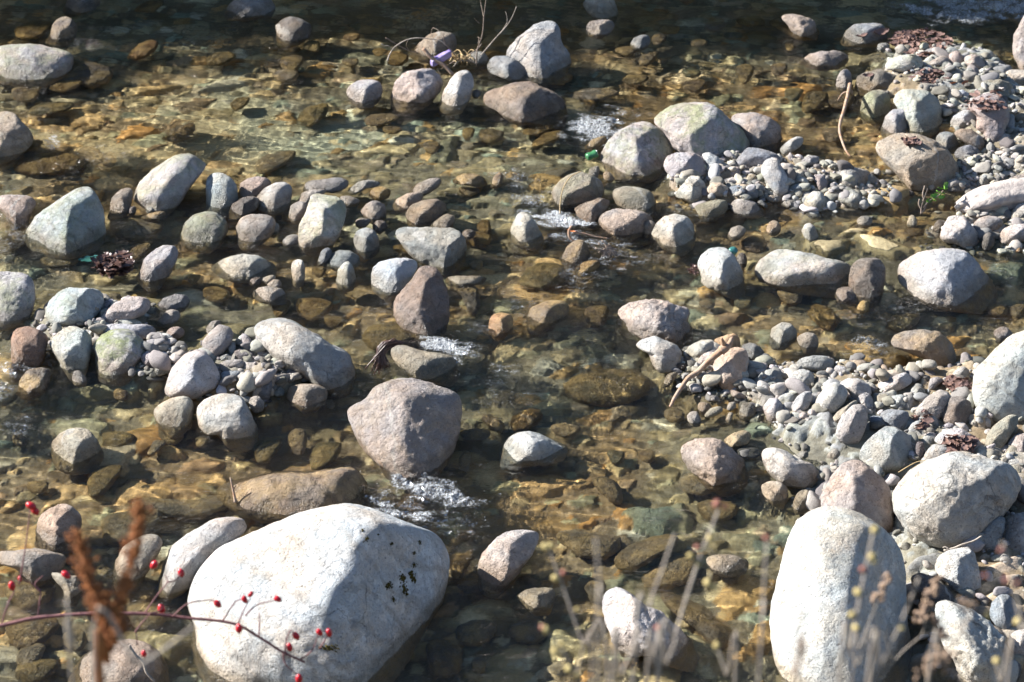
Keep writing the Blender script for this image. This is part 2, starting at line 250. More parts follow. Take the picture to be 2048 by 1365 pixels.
# One line per stone:  tile kind colour lichen wet [seed/facet] | label @ short name | outline in pixels of that enlarged tile (E = ellipse cx cy rx ry turn)
# kind: w stands in the water, d lies on the gravel, s lies under the water
STONES = '''
00 w lilac .45 0|wide flat-topped grey boulder with pale lichen, cut by the left edge near the top@wide flat boulder at the left edge|-60 360 60 338 200 333 330 345 440 380 530 400 555 450 540 510 470 560 380 595 250 605 110 590 30 570 -60 575
00 w dark 0 .35|rounded dark stone beside golden algae, far left in the shaded water@dark round stone in the far shade|400 190 440 140 500 130 560 150 590 200 575 260 520 300 420 300 350 285
00 w dark 0 .2||480 60 520 -20 640 -60 760 -30 770 30 690 65 560 95 490 90
00 s dark 0 0||1020 120 1120 60 1240 40 1240 90 1160 130
00 w lilac 0 .1|dim lilac-grey rock cut by the top edge in the shaded far water@lilac rock at the top edge|1700 100 1720 50 1770 0 1880 -30 2050 -20 2090 60 2060 110 1900 125 1720 120
00 s bluegrey 0 0|bluish slab lying just under the water beside the wide flat boulder|360 640 460 550 560 515 700 520 820 560 870 600 850 650 700 680 620 650
00 s golden 0 0||E 270 260 135 60 -12
00 s golden 0 0||E 500 690 125 40 -8
00 s golden 0 0||E 285 685 48 42 0
00 s brown 0 0||E 190 760 100 52 0
00 w tan 0 .3|tan wedge-shaped boulder with wet brown rim, cut by the left edge@tan wedge boulder at the left edge|-60 860 60 850 110 860 160 920 230 990 260 1040 220 1070 100 1140 0 1175 -60 1180
00 s golden 0 .3|golden algae-covered stone breaking the ripples in the left riffle@golden stone in the left riffle|1270 1080 1300 1020 1400 970 1480 965 1490 1010 1440 1070 1350 1100
00 s orange 0 0||960 470 1060 390 1160 340 1210 370 1180 430 1100 465
00 s brown 0 0||60 1210 150 1140 260 1095 330 1090 340 1120 250 1160 100 1215
00 s golden 0 0||100 1330 200 1260 400 1200 560 1210 640 1260 600 1320 400 1340
00 s olive 0 0||220 890 300 840 480 820 580 830 560 870 380 900 240 910
00 s olive 0 0||1560 500 1640 450 1760 440 1800 480 1700 520 1600 530
00 s olive 0 0||1740 840 1800 790 1900 780 1890 830 1800 870
10 w pale .5 0 3|long pale boulder with green lichen leaning to the right in the left shallows@long lichen-green boulder|1005 195 1060 120 1150 40 1240 -20 1330 -71 1440 -86 1480 -70 1510 -30 1600 -5 1540 40 1430 150 1350 230 1270 290 1200 300 1130 290 1080 240
10 w bluewhite .4 0 5|large blue-grey peaked boulder with a sloping left face at the left side@blue-grey peaked boulder|185 530 190 480 260 390 380 310 500 230 600 175 660 170 700 190 740 250 780 330 800 400 810 480 800 550 720 600 600 640 480 655 400 650 330 610 230 590
10 w pink 0 0||-50 250 50 230 160 230 240 250 275 290 240 340 210 400 140 425 110 400 40 345 -50 300
10 w brown 0 0|dark brown oval stone leaning against the lower end of the long lichen-green boulder|815 340 850 250 920 180 985 160 1010 190 1005 260 960 340 880 365
10 w bluewhite 0 0|pale blue egg-shaped stone standing in the dark water right of the long lichen-green boulder@pale blue egg stone|1570 90 1620 62 1690 62 1750 100 1800 170 1805 230 1770 290 1690 325 1610 325 1565 300 1562 200
10 w pink 0 0||1810 200 1820 140 1880 100 1970 92 2040 110 2060 150 2030 200 1930 230 1830 235
10 w dark 0 0||1735 345 1760 300 1840 250 1920 235 1975 265 1960 310 1890 350 1810 375 1745 370
10 w olivegrey .4 0|round brown-grey boulder with faint green moss below the pale blue egg stone@round mossy brown-grey boulder|1375 510 1400 440 1460 380 1560 350 1640 365 1720 430 1725 500 1680 560 1600 590 1480 590 1390 560
10 w tan 0 0||1790 470 1830 400 1900 375 1990 375 2060 385 2100 430 2080 490 2000 540 1900 580 1840 580 1800 540
10 w lilac 0 0|long grey-brown stone tilted up to the right beside the dark leaf clump@tilted grey-brown stone|1035 800 1100 720 1180 640 1260 605 1330 615 1355 660 1340 720 1280 790 1210 850 1150 870 1080 840
10 w brown 0 .5||1040 405 1130 370 1220 350 1265 370 1275 400 1180 400
10 s grey 0 0|broad grey slab under the dark shaded water right of the blue-grey peaked boulder|830 480 1000 420 1200 480 1260 520 1080 600 860 560
10 w bluegrey 0 0||E 1150 330 46 24 0
10 w dark 0 0||E 1000 340 36 30 0
10 w bluewhite .55 0 2|big rounded green-tinted pale boulder cut by the left edge at mid height@rounded green-tinted boulder at the left edge|-60 815 60 810 180 820 240 860 265 920 270 1000 240 1080 160 1130 40 1165 -60 1180
10 d bluewhite .3 0 5|white and bluish boulder lit on its left cheek, beside the rounded green-tinted boulder@white-cheeked boulder on the left bar|340 1110 380 1030 440 970 520 935 640 930 740 945 785 990 780 1060 730 1140 680 1190 560 1215 420 1205 350 1170
10 d bluewhite 0 0||780 1080 800 1030 850 1015 880 1035 860 1065 790 1100
10 d lilac 0 0||730 1190 800 1110 880 1040 990 1000 1100 1005 1150 1040 1130 1100 1060 1150 960 1180 840 1210
10 w bluegrey 0 0||1185 1055 1240 1010 1330 980 1420 990 1445 1040 1410 1080 1330 1095 1250 1075
10 w pale 0 0||1185 1180 1260 1110 1310 1095 1365 1120 1360 1160 1290 1195 1200 1200
10 w pale 0 0|low pale fish-shaped rock with a dark wet lower edge in the left centre@low pale fish-shaped rock|1590 795 1660 730 1760 690 1850 680 1960 690 2050 750 2100 790 2090 830 1980 850 1850 850 1740 840 1650 820
10 d lilac 0 0||1560 1240 1610 1185 1670 1180 1680 1210 1640 1250 1580 1290
10 d pink 0 0||1250 1290 1290 1235 1350 1225 1400 1250 1395 1290 1340 1320 1280 1320
10 d tan 0 0||1190 1300 1210 1265 1240 1260 1245 1285 1210 1310
10 s golden 0 0||E 1480 905 50 30 -30
10 s golden 0 0||E 1300 945 85 30 0
10 s golden 0 0||E 1640 1025 100 45 0
10 s olive 0 0||E 1740 625 95 40 -10
10 s brown 0 0||E 1060 690 90 45 -30
10 s brown 0 0||E 120 600 80 60 0
10 s olive 0 0||E 470 770 140 40 0
10 s olive 0 0||E 1800 895 70 30 0
20 w red 0 .1|rust-brown angular rock at the left edge of the left gravel bar@rust-brown rock|90 40 130 -20 220 -35 300 0 365 50 375 70 340 150 300 210 210 240 150 285 80 270 70 220 85 150
20 w pale 0 0 6|pointed grey-white streaked rock between the rust-brown rock and the mossy-topped boulder@streaked pointed rock|375 100 440 20 540 -30 640 0 690 50 700 100 680 180 650 260 590 305 540 290 480 230 420 170 380 130
20 d grey 0 0||E 420 20 50 32 -20
20 w pale 1.0 0 3|boulder with a bright green moss cap on the left gravel bar@mossy-topped boulder|705 130 760 50 850 0 960 -5 1040 30 1110 120 1115 170 1040 230 1020 300 950 340 830 340 760 310 735 230 725 170
20 d pale 0 0|long flat pale stone lying behind the mossy-topped boulder|640 20 700 -10 850 -45 1000 -40 1150 -38 1195 0 1180 45 1090 68 900 70 700 60
20 w brown 0 .75|dark glistening stone with golden top in the small rapid at the left edge|120 440 150 380 230 300 320 280 390 300 385 370 330 440 230 470 150 465
20 w grey 0 0||545 370 560 310 610 310 660 370 650 400 570 400
20 d white .1 0 4|white boulder with a rust-coloured scar on the left gravel bar@rust-scarred white boulder|1240 460 1260 400 1310 280 1400 190 1490 150 1550 155 1600 220 1660 320 1675 380 1640 440 1560 480 1480 520 1400 500 1310 515 1270 500
20 w tan 0 0|smooth cream boulder at the water's edge below the rust-scarred white boulder@smooth cream boulder|1165 610 1200 570 1290 520 1400 500 1450 520 1465 590 1455 680 1400 720 1310 735 1230 700 1180 650
20 w pale 0 0 7|broad grey angular boulder right of the smooth cream boulder@broad angular boulder of the left bar|1490 590 1560 520 1680 480 1780 485 1840 520 1900 620 1960 700 1960 760 1900 800 1820 810 1720 770 1640 720 1560 730 1500 690
20 w tan 0 0 5|tan wedge rock standing alone in the left pool with a pale left face@lone tan wedge rock|390 860 440 800 530 755 620 745 680 760 740 830 790 910 770 960 680 1000 540 1005 440 985 400 930
20 d lilac 0 0||1065 200 1110 170 1180 195 1210 240 1160 280 1090 260
20 d lilac 0 0||1160 310 1230 210 1300 220 1290 320 1200 350
20 d lilac 0 0|pale pointed boulder above the rust-scarred white boulder on the left bar@pale pointed boulder|1530 90 1570 40 1660 -45 1740 -20 1775 20 1760 90 1700 160 1620 205 1570 160 1540 140
20 d grey 0 0||1650 270 1720 230 1840 225 1855 270 1810 295 1700 290
20 d bluegrey 0 0||1670 350 1690 315 1820 310 1840 340 1810 380 1700 385
20 d grey 0 0||1850 330 1880 300 1910 330 1900 430 1860 430
20 d dark 0 0||1770 170 1820 145 1900 180 1930 250 1880 260 1800 220
20 d grey 0 0||1825 40 1860 25 1900 70 1960 150 1960 200 1900 180 1840 110
20 d pale 0 0||1665 235 1700 190 1740 185 1720 225
20 d lilac 0 0||1885 560 1900 515 1960 500 2005 550 1995 610 1930 630
20 s white 0 0|white scaly stone glinting under the water below the smooth cream boulder|1120 970 1160 900 1200 875 1265 890 1240 930 1170 960
20 s olive 0 0||E 900 870 110 50 0
20 s tan 0 0||E 1540 885 60 28 0
20 s olive 0 0||E 1300 820 100 60 0
20 s olive 0 0||E 800 1150 150 70 -25
20 s brown 0 0||E 300 1230 80 40 0
20 s grey 0 0||E 160 870 60 40 0
20 s brown 0 0||E 920 530 55 35 0
30 w tan 0 0 5|tan cracked angular rock behind the brown seed spike at lower left@tan cracked rock|265 200 290 110 370 50 470 8 540 30 610 90 620 170 580 220 500 280 400 320 310 300 270 260
30 w tan 0 .1|grey-tan low slab entering from the lower left edge@low slab at the lower left edge|-60 370 100 365 260 355 420 380 510 410 490 470 440 500 340 540 270 560 200 510 100 470 -60 450
30 w tan 0 .2||360 530 480 545 580 560 620 640 600 700 520 700 460 620 400 570
30 w tan 0 0|tan pitted rock behind the taller brown seed spike@tan pitted rock|865 480 880 420 940 340 1040 270 1110 245 1180 240 1230 280 1225 340 1180 410 1100 480 1040 540 960 570 880 540
30 w white 0 0 3|white bone-shaped long rock beside the giant white boulder@white bone-shaped rock|1200 500 1240 420 1290 330 1400 260 1500 200 1610 130 1760 110 1850 125 1895 170 1880 240 1840 280 1740 290 1660 340 1560 430 1450 500 1340 560 1230 590 1195 550
31 w giant .0 0 9|giant white boulder with dark moss tufts, largest in the stream, at the bottom@giant white boulder|-40 260 120 200 280 120 420 75 560 45 680 10 760 20 800 50 870 55 930 65 1000 105 1100 150 1230 195 1370 215 1440 260 1480 320 1488 450 1480 590 1420 760 1320 880 1240 1010 1190 1110 1120 1220 1000 1320 900 1390 700 1420 400 1440 100 1430 -300 1420 -344 1365 -404 1240 -444 1120 -484 1010 -440 900 -494 800 -524 740 -484 620 -394 480 -294 380 -134 290
30 w tan 0 0 2|rounded speckled boulder cut by the bottom edge at lower left@speckled boulder at the bottom edge|490 1390 560 1280 620 1200 740 1110 880 1045 1010 1040 1120 1070 1200 1140 1260 1240 1300 1340 1300 1420 500 1440
30 s tan 0 0||E 1100 690 120 60 0
30 s tan 0 0||770 210 850 160 980 130 1200 100 1250 180 1150 240 950 300 800 300
30 s tan 0 0||E 250 1190 110 60 -20
30 s tan 0 0||E 1120 890 150 80 0
30 s tan 0 0||900 60 1150 30 1400 60 1700 0 1850 20 1750 80 1500 120 1250 110
30 s brown 0 0||E 250 1010 190 90 -10
30 s olive 0 0||E 300 1310 160 60 -10
30 s tan 0 0||E 580 1070 100 55 0
30 s tan 0 0||E 230 720 180 90 0
01 w dark 0 .15|small dark rounded rock in the shaded water left of the twig pile@dark rounded rock in the shade|150 190 200 150 270 130 360 150 430 190 420 250 350 290 250 310 170 280
01 w brown 0 .1|brown sloping rock behind the twig pile@brown rock behind the twigs|1160 400 1240 330 1330 260 1420 235 1510 260 1530 320 1500 390 1440 430 1330 430 1240 420
01 w lilac 0 0|mottled round grey stone, leftmost of three stones in a row below the twig pile@mottled round stone of the row|690 690 720 650 790 610 880 600 950 630 970 680 940 740 880 770 800 775 730 745
01 w lilac 0 0|large oval brown-grey boulder in the middle of the row below the twig pile@oval boulder of the row|1030 690 1080 620 1160 560 1260 528 1350 535 1420 580 1430 640 1380 700 1300 740 1200 775 1100 780 1040 750
01 w white 0 0 4|white and rust-tinted upright stone at the right end of the row below the twig pile@white upright stone of the row|1390 750 1420 690 1480 600 1540 540 1600 530 1650 570 1660 630 1620 720 1570 780 1480 800 1420 780
01 w lilac 0 0||1600 440 1650 400 1700 390 1750 410 1780 450 1720 480 1640 475
02 w lilac 0 0 5|tall grey boulder with a humped crown and a crack, right of the twig pile@tall humped boulder|-40 420 0 370 80 280 180 190 280 165 340 175 375 210 378 310 400 350 450 400 460 450 420 510 340 560 240 585 150 570 60 500 -20 450
01 w bluegrey 0 0|flat oval grey stone leaning on the foot of the tall humped boulder@flat oval grey stone|1750 505 1790 440 1840 420 1920 425 1990 460 2060 520 2100 560 2090 600 2000 585 1900 555 1790 530
02 w brown 0 .12 5|dark brown peaked boulder with a pale left edge below the tall humped boulder@dark brown peaked boulder|-215 740 -170 690 -90 670 0 640 80 630 160 620 220 650 330 700 410 760 435 830 420 900 340 920 260 890 130 880 40 880 -50 840 -120 790 -190 790
01 w bluewhite 0 0||E 1680 707 36 26 0
01 s brown 0 0||E 280 510 95 60 0
01 s pale 0 0||E 240 615 95 40 0
01 s olive 0 0||310 940 400 850 560 820 540 920 420 970
01 s tan 0 0||E 960 950 135 32 -3
01 s brown 0 0||E 1040 1035 72 26 0
01 s olive 0 0||E 1790 1072 95 42 0
01 s tan 0 0||E 1340 1160 62 42 0
01 s olive 0 0||E 1620 1050 52 36 0
01 s orange 0 0||E 740 330 60 26 0
01 s teal 0 0||E 770 245 40 26 0
01 s golden 0 0||E 950 440 60 26 0
01 s golden 0 0||E 1090 490 80 40 0
01 s tan 0 0||E 730 520 60 30 0
01 s olive 0 0||E 440 390 70 36 0
01 s teal 0 0||E 210 380 45 20 0
01 s tan 0 0||E 170 1260 150 50 -20
02 w tan 0 0||545 30 590 -20 700 -60 790 -10 825 70 800 130 720 140 630 100
02 w pink 0 .3||580 200 610 160 700 150 770 155 795 190 750 235 660 265 590 240
02 w bluegrey 0 0||905 330 940 290 1000 265 1050 270 1065 310 1030 350 950 360
02 s grey 0 0||E 1130 335 62 36 0
02 w pale .75 0 6|large pale fissured boulder with yellow-green lichen crown, rear of the joined pair right of centre@large fissured boulder|1065 925 1130 870 1220 810 1330 785 1450 780 1530 795 1590 830 1640 890 1740 970 1830 1050 1825 1090 1760 1150 1700 1200 1620 1240 1500 1200 1350 1150 1240 1100 1180 1000
02 w pale .55 0 5|pale wedge boulder with a dark right face, front of the joined upper pair@pale wedge boulder|670 1180 720 1110 800 1020 900 950 1000 925 1060 930 1130 970 1210 1020 1245 1060 1240 1120 1200 1200 1150 1270 1080 1330 900 1320 790 1310 740 1300 720 1230
02 w pink 0 0|pinkish granite boulder with coarse grain just right of the large fissured boulder@pinkish granite boulder|1640 890 1720 860 1850 855 1970 890 2050 960 2060 1030 2010 1090 1900 1110 1830 1090 1740 970
02 d lilac 0 0|oval grey boulder half in shadow at the foot of the pale wedge boulder@oval grey boulder in half shadow|1165 1260 1190 1190 1260 1160 1390 1160 1480 1200 1505 1260 1470 1320 1400 1350 1300 1365 1220 1340
02 d bluewhite 0 0||1450 1170 1510 1155 1580 1190 1610 1250 1580 1300 1510 1330 1470 1330 1500 1260
02 d bluegrey 0 0||1700 1240 1800 1120 1960 1140 2060 1200 2020 1260 1880 1260 1760 1270
02 s golden 0 0||80 1050 200 960 330 970 340 1020 200 1060
02 s golden 0 0||150 1140 260 1050 390 1035 410 1080 300 1120
02 s pale 0 0|long pale slab under the water left of the large fissured boulder's rapid|E 650 760 175 40 0
02 s orange 0 0||E 370 640 115 40 -12
02 s golden 0 0||E 600 830 52 22 15
02 s pale 0 0||E 1560 250 82 32 -8
02 w brown 0 .6||560 1100 620 1060 720 1030 740 1060 640 1110
02 w grey 0 .3||E 640 1300 48 36 -60
02 w tan 0 .3||E 745 1335 42 30 20
02 s brown 0 0||E 1210 270 75 36 0
02 s tan 0 0||E 880 430 90 28 0
02 s tan 0 0||E 1050 480 80 40 -30
02 s tan 0 0||E 1430 375 60 22 0
02 s teal 0 0||E 1370 600 70 32 0
02 s tan 0 0||E 1780 570 75 60 0
02 s teal 0 0||E 1690 320 85 25 0
02 s brown 0 0||E 950 650 100 32 0
02 s golden 0 0||E 1820 205 120 32 0
02 s brown 0 0||E 1400 690 90 42 0
02 s orange 0 0||E 1340 55 70 18 0
03 w lilac 0 .2||120 130 190 105 290 115 380 160 405 210 405 270 330 230 250 230 190 190
03 s golden 0 .2||10 200 180 180 330 240 410 270 380 320 250 320 100 260
03 w bluegrey .1 0 4|flat-topped pale grey slab with brown leaf stains near the top right@flat-topped pale slab|575 310 610 240 680 185 800 178 900 185 925 230 940 290 870 330 740 320 600 320
03 w lilac 0 0|long low purple-grey rock left of the upper right gravel bar@long purple-grey rock|250 470 330 420 420 395 560 385 630 410 660 450 600 490 460 505 320 490
03 w lilac 0 .1||550 600 580 540 630 520 665 560 665 620 620 660 570 670 545 640
03 d bluewhite 0 0||E 905 355 52 28 0
03 d cream .4 0|yellowish oval boulder beside the leaf heap on the upper right bar@yellowish oval boulder|915 500 950 450 1030 425 1130 415 1190 440 1215 490 1180 530 1090 550 980 530 930 525
03 w brown 0 .1|dark brown flat rock with a red leaf stuck on it below the yellowish oval boulder@dark flat rock with red leaf|680 650 710 590 780 545 880 530 960 560 1050 570 1080 590 1050 650 950 670 800 690 720 690
03 d pink 0 0||1240 480 1290 450 1360 420 1410 450 1400 480 1300 500
03 d pink 0 0||1400 420 1440 390 1480 390 1510 430 1505 490 1440 490 1410 460
03 d pink 0 0||1515 440 1570 410 1640 430 1680 480 1660 520 1580 520 1530 490
03 d blue 0 0|small vivid blue-grey stone at the water side of the upper right bar|1725 470 1760 450 1800 460 1855 500 1790 510 1740 495
03 d grey 0 0||E 1560 555 40 40 0
03 d olivegrey 0 0||1620 590 1670 545 1750 535 1820 560 1810 600 1700 610 1640 610
03 d olivegrey 0 0||1590 650 1690 610 1780 600 1870 630 1900 670 1850 710 1740 710 1640 690
03 w lilac 0 0|tall grey boulder cut by the right edge near the top corner@tall boulder at the right edge|1885 350 1895 270 1930 200 1980 100 2100 60 2100 480 2010 540 1960 500 1930 440 1890 400
03 d cream 0 0||1825 560 1870 530 1980 535 2080 560 2080 640 1950 650 1880 620
03 w olivegrey .5 0 5|round olive-grey boulder with a dark shadow in its face, left of the bright white-crowned boulder@round olive-grey boulder|725 820 750 740 800 700 860 680 920 690 960 740 965 820 930 860 860 890 780 870 730 850
03 w pale .1 0 5|bright white-crowned boulder with a shaded right half at the upper right@white-crowned boulder|965 770 1000 710 1070 675 1150 680 1230 690 1300 740 1340 800 1350 880 1300 960 1180 1000 1090 990 1090 900 1000 800
03 w pale 0 0|smaller pale block standing in front of the white-crowned boulder@pale block|880 960 920 890 980 830 1050 820 1100 860 1095 930 1070 990 1000 1010 910 1010
03 d bluewhite 0 0||1405 930 1440 880 1520 835 1590 835 1615 880 1595 950 1540 980 1450 975
03 w pink 0 .1|rough brown boulder strewn with dead leaves near the right edge at the upper right@leaf-strewn rough boulder|1540 820 1590 750 1680 710 1790 720 1850 790 1865 900 1830 960 1830 1060 1740 1110 1660 1080 1680 1000 1610 960 1620 880
03 w bluegrey 0 0||1300 1060 1330 1010 1400 1000 1460 1040 1480 1100 1440 1130 1370 1120
03 w brown 0 0||1430 1010 1490 980 1570 985 1640 1030 1685 1080 1660 1140 1580 1110 1490 1060
03 w blue 0 0||1440 1180 1480 1120 1560 1100 1640 1150 1640 1190 1570 1215 1480 1215
03 w bluegrey 0 0||1780 1090 1840 1065 1960 1090 1950 1120 1850 1125
03 w grey 0 0||E 1920 980 60 26 0
03 w grey 0 0||E 1910 1055 60 22 0
03 w tan 0 .15 6|broad brown boulder with a tuft of dead leaves on its crown at the right@broad brown boulder|840 1120 870 1070 960 1020 1060 1010 1180 1030 1300 1080 1400 1150 1470 1240 1500 1320 1490 1380 1420 1430 1250 1430 1100 1400 1040 1330 960 1260 870 1180
03 d pale 0 0||120 1130 170 1080 240 1040 300 1045 290 1100 220 1150 160 1190
03 w pink 0 0||1930 720 1960 680 2020 660 2020 740 1950 755
03 w pale 0 0||1900 790 1970 755 2030 750 2030 800 1930 805
03 d olivegrey 0 0||1310 720 1380 675 1460 690 1440 720 1350 740
03 d bluewhite 0 0||1450 700 1500 680 1560 710 1540 740
03 w grey 0 0||E 1805 1265 46 26 0
03 d bluegrey 0 0||1185 550 1220 510 1280 520 1290 550 1240 575
03 s olive 0 0||E 380 790 110 60 -20
03 s teal 0 0||E 220 750 80 40 0
03 s brown 0 0||E 560 790 110 60 0
03 s tan 0 0||E 520 1060 100 40 0
03 s tan 0 0||E 110 560 70 40 0
03 s golden 0 0||E 190 400 40 24 0
11 w lilac 0 0|grey two-toned rounded rock left of the white angular rock@two-toned rounded rock|10 235 70 180 150 135 230 130 280 160 280 240 240 300 160 330 70 320 20 280
11 w bluegrey 0 0|long narrow slab behind the white angular rock@long narrow slab|360 190 380 140 430 120 560 105 660 98 715 120 710 160 600 190 480 180 400 200
11 w grey 0 0||700 175 780 130 860 112 940 130 950 155 850 165 740 195
11 w pink 0 0||320 260 350 215 440 185 530 185 570 210 480 220 420 260 400 290 340 280
11 w lilac 0 0||255 360 270 310 320 280 370 280 405 320 390 370 340 410 280 395
11 w cream .5 0 8|bright white angular rock with a yellow-lichen top in the left centre@white angular rock|315 480 340 430 390 360 410 280 430 215 480 205 540 225 610 235 670 270 700 330 690 400 640 480 560 560 480 610 430 620 380 580 330 520
11 w lilac 0 0||640 240 720 235 800 270 760 300 690 300
11 w blue 0 0||E 145 472 46 33 10
11 w bluegrey 0 0||205 575 240 540 300 528 350 545 350 580 280 600 220 600
11 w pink 0 .1|brown furrowed rock right of the white angular rock@brown furrowed rock|800 350 850 290 920 270 980 300 1000 370 960 410 890 410 830 380
11 w grey 0 0||760 430 800 405 870 410 885 435 820 465 770 460
11 w dark 0 0||890 460 930 420 990 430 1010 470 950 500 900 490
11 w golden 0 .7||860 220 890 180 960 165 1030 190 1020 230 930 250
11 w lilac 0 .1|upper of two sausage-shaped brown stones at the head of the central riffle@upper sausage-shaped stone|1160 190 1220 150 1320 105 1400 95 1420 130 1380 170 1280 210 1200 210
11 w pink 0 .1|lower of two sausage-shaped brown stones at the head of the central riffle|1040 300 1070 260 1160 215 1250 205 1280 235 1240 290 1150 320 1070 325
11 w brown 0 .15|glossy dark brown oval stone below the two sausage-shaped stones@glossy brown oval stone|1145 360 1180 310 1260 275 1370 262 1430 280 1450 320 1400 380 1300 420 1220 435 1160 410
11 w tan 0 0||1310 470 1350 430 1410 390 1460 370 1515 390 1515 430 1490 470 1400 480
11 w grey 0 0 10|large flat-topped brown-grey block with a shaded front, in the centre@flat-topped block|1060 500 1110 470 1250 468 1400 475 1500 480 1560 520 1600 590 1605 660 1590 730 1500 760 1400 740 1300 690 1200 650 1130 610 1100 570 1060 540
11 w grey 0 0 5|small grey pyramid rock just left of the flat-topped block|740 560 770 500 840 475 900 490 940 550 940 620 900 650 850 660 800 640 760 600
11 w bluegrey 0 0||470 720 500 660 550 625 585 650 580 690 520 720 480 740
11 w blue 0 0|blue-grey dome-shaped stone below the white angular rock@blue-grey dome stone|520 740 570 680 640 645 720 648 790 690 800 740 720 760 620 770
11 w cream 0 .1|upright cream splinter rock in the shallows left of the blue-grey dome stone|275 780 285 730 320 710 360 720 380 780 370 850 320 880 290 850
11 w pale 0 0 4|pale shark-fin rock just below the blue-grey dome stone@pale shark-fin rock|610 860 630 790 680 735 715 730 750 790 770 850 750 900 690 910 630 900
11 w bluewhite 0 0 4|bluish white slab tilted against the tall brown teardrop boulder@tilted bluish slab|880 830 900 780 960 730 1050 710 1150 708 1230 730 1230 790 1170 850 1090 920 1020 965 960 930 890 890
11 w brown 0 .05 5|tall brown teardrop boulder standing in the centre of the stream@tall brown teardrop boulder|1050 1080 1070 1000 1150 920 1200 860 1230 800 1300 762 1370 775 1420 850 1460 980 1470 1080 1450 1180 1400 1260 1330 1285 1240 1240 1150 1190 1080 1140
11 w olivegrey 0 .1|flat dark plank-like stone right of the tall brown teardrop boulder|1430 870 1460 850 1600 842 1740 848 1790 870 1720 895 1560 905 1470 900
11 w lilac 0 0||-20 980 20 935 100 920 200 940 245 990 240 1030 120 1030 0 1010
11 w white 0 0||E 110 862 46 26 -10
11 w pink 0 0||85 905 140 870 190 875 205 915 150 930
11 w dark 0 0||E 6 880 42 30 0
11 s grey 0 0|grey triangular slab under the water right of the tall brown teardrop boulder|1540 960 1620 930 1690 970 1710 1090 1660 1170 1590 1080
11 w orange 0 .6|orange-brown block just breaking the surface right of centre@orange-brown block|1775 1180 1810 1130 1890 1115 1960 1150 1940 1230 1850 1280 1780 1240
11 s golden 0 .2||310 1090 400 1060 530 1080 600 1110 560 1160 430 1190 340 1160
11 s golden 0 0||E 200 1110 82 50 0
11 w dark 0 .2||E 1620 520 52 30 -15
11 s golden 0 0||E 270 430 62 36 0
11 w brown 0 .7||1480 130 1540 80 1650 65 1740 95 1770 140 1700 150 1560 130
11 w brown 0 .7||1780 150 1810 90 1860 50 1890 90 1860 140
11 s golden 0 0||E 600 1230 70 40 0
11 s olive 0 0||E 390 960 60 40 0
11 s olive 0 0||E 1540 810 75 32 0
11 s tan 0 0||E 1680 805 60 28 0
11 s tan 0 0||E 1620 245 75 30 0
11 s golden 0 0||E 490 850 50 36 0
11 s golden 0 0||E 1170 680 110 30 0
11 s golden 0 0||E 1740 510 60 45 0
11 s golden 0 0||E 1700 600 90 50 0
12 w olivegrey .3 .15 6|streaked greenish slab with a dry grass stalk across it, above the central riffle@streaked greenish slab|320 190 370 130 450 80 530 55 620 80 690 130 720 190 680 240 560 260 440 290 350 290 330 270
12 w olivegrey .1 0|low grey rock right of the streaked greenish slab@low grey rock|770 220 800 180 880 165 970 170 1060 200 1105 260 1100 340 1000 340 870 310 800 270
12 w brown 0 .15||480 330 560 290 680 245 760 270 740 330 640 390 560 420 540 380
12 w pink 0 .05 6|rough cream-fronted rock below the low grey rock in the centre right@rough cream-fronted rock|670 415 720 370 800 340 900 335 1000 355 1070 390 1090 440 1010 480 900 520 840 530 780 500 700 450
12 w pale 0 0 5|rounded pale boulder with a shaded right side right of the central riffle@rounded pale boulder by the riffle|1075 510 1110 440 1170 390 1260 370 1340 390 1390 450 1410 530 1380 590 1300 620 1220 600 1140 570
12 w lilac 0 .1||1010 460 1050 415 1100 440 1090 500 1030 520
12 w pale 0 0 5|pale peaked rock on the left bank of the central riffle@pale peaked rock|0 480 30 420 80 350 130 370 190 430 250 510 260 550 180 580 100 565 10 540
12 d white 0 0 5|white pentagonal boulder at the left end of the middle gravel bar@white pentagonal boulder|1245 235 1290 170 1370 85 1430 85 1480 140 1495 220 1450 270 1380 290 1310 255
12 d tan 0 0||1495 180 1530 135 1600 135 1655 170 1655 215 1600 240 1530 230 1500 205
12 w olivegrey .1 0||1400 310 1450 290 1560 260 1640 270 1655 310 1620 360 1540 390 1450 390 1410 350
12 d bluegrey 0 0||1660 165 1760 160 1850 165 1890 210 1880 250 1800 265 1710 250 1670 220
12 w bluewhite 0 0||1660 310 1700 265 1780 255 1870 290 1940 350 1900 375 1780 370 1690 345
12 d bluegrey 0 0||1610 110 1670 100 1735 125 1730 150 1640 145
12 d lilac 0 0||E 1770 130 42 24 0
12 d tan 0 0||E 1830 105 42 34 0
12 d lilac 0 0||1640 80 1680 20 1740 15 1750 70 1710 100
12 d white 0 0||E 1530 240 33 23 0
12 d grey 0 0||1500 90 1560 50 1620 60 1620 100 1540 120
12 d bluegrey 0 0||1840 160 1880 140 1930 160 1935 190 1890 200
12 d bluegrey 0 0||1870 280 1910 265 1960 310 1940 330
12 d tan 0 0||E 1915 105 27 20 0
12 w pale 0 .2||1650 530 1680 480 1730 460 1790 480 1780 520 1720 550 1660 555
12 w brown 0 .6|dark mossy stone under a bent root in the central riffle@mossy stone in the riffle|370 690 430 620 500 570 560 570 600 620 610 680 540 730 440 730
12 w golden 0 .8|golden slick stone below the mossy stone in the central riffle|490 790 550 740 640 725 685 735 670 780 590 820 510 820
12 s olive 0 .2||50 940 120 850 230 790 370 790 420 840 400 920 250 960 120 960
12 w white 0 0 5|white and pink peaked boulder beside a teal bottle cap right of centre@white and pink peaked boulder|1425 760 1450 690 1520 640 1600 630 1660 650 1720 720 1770 800 1785 910 1770 950 1680 930 1560 900 1460 850 1450 800
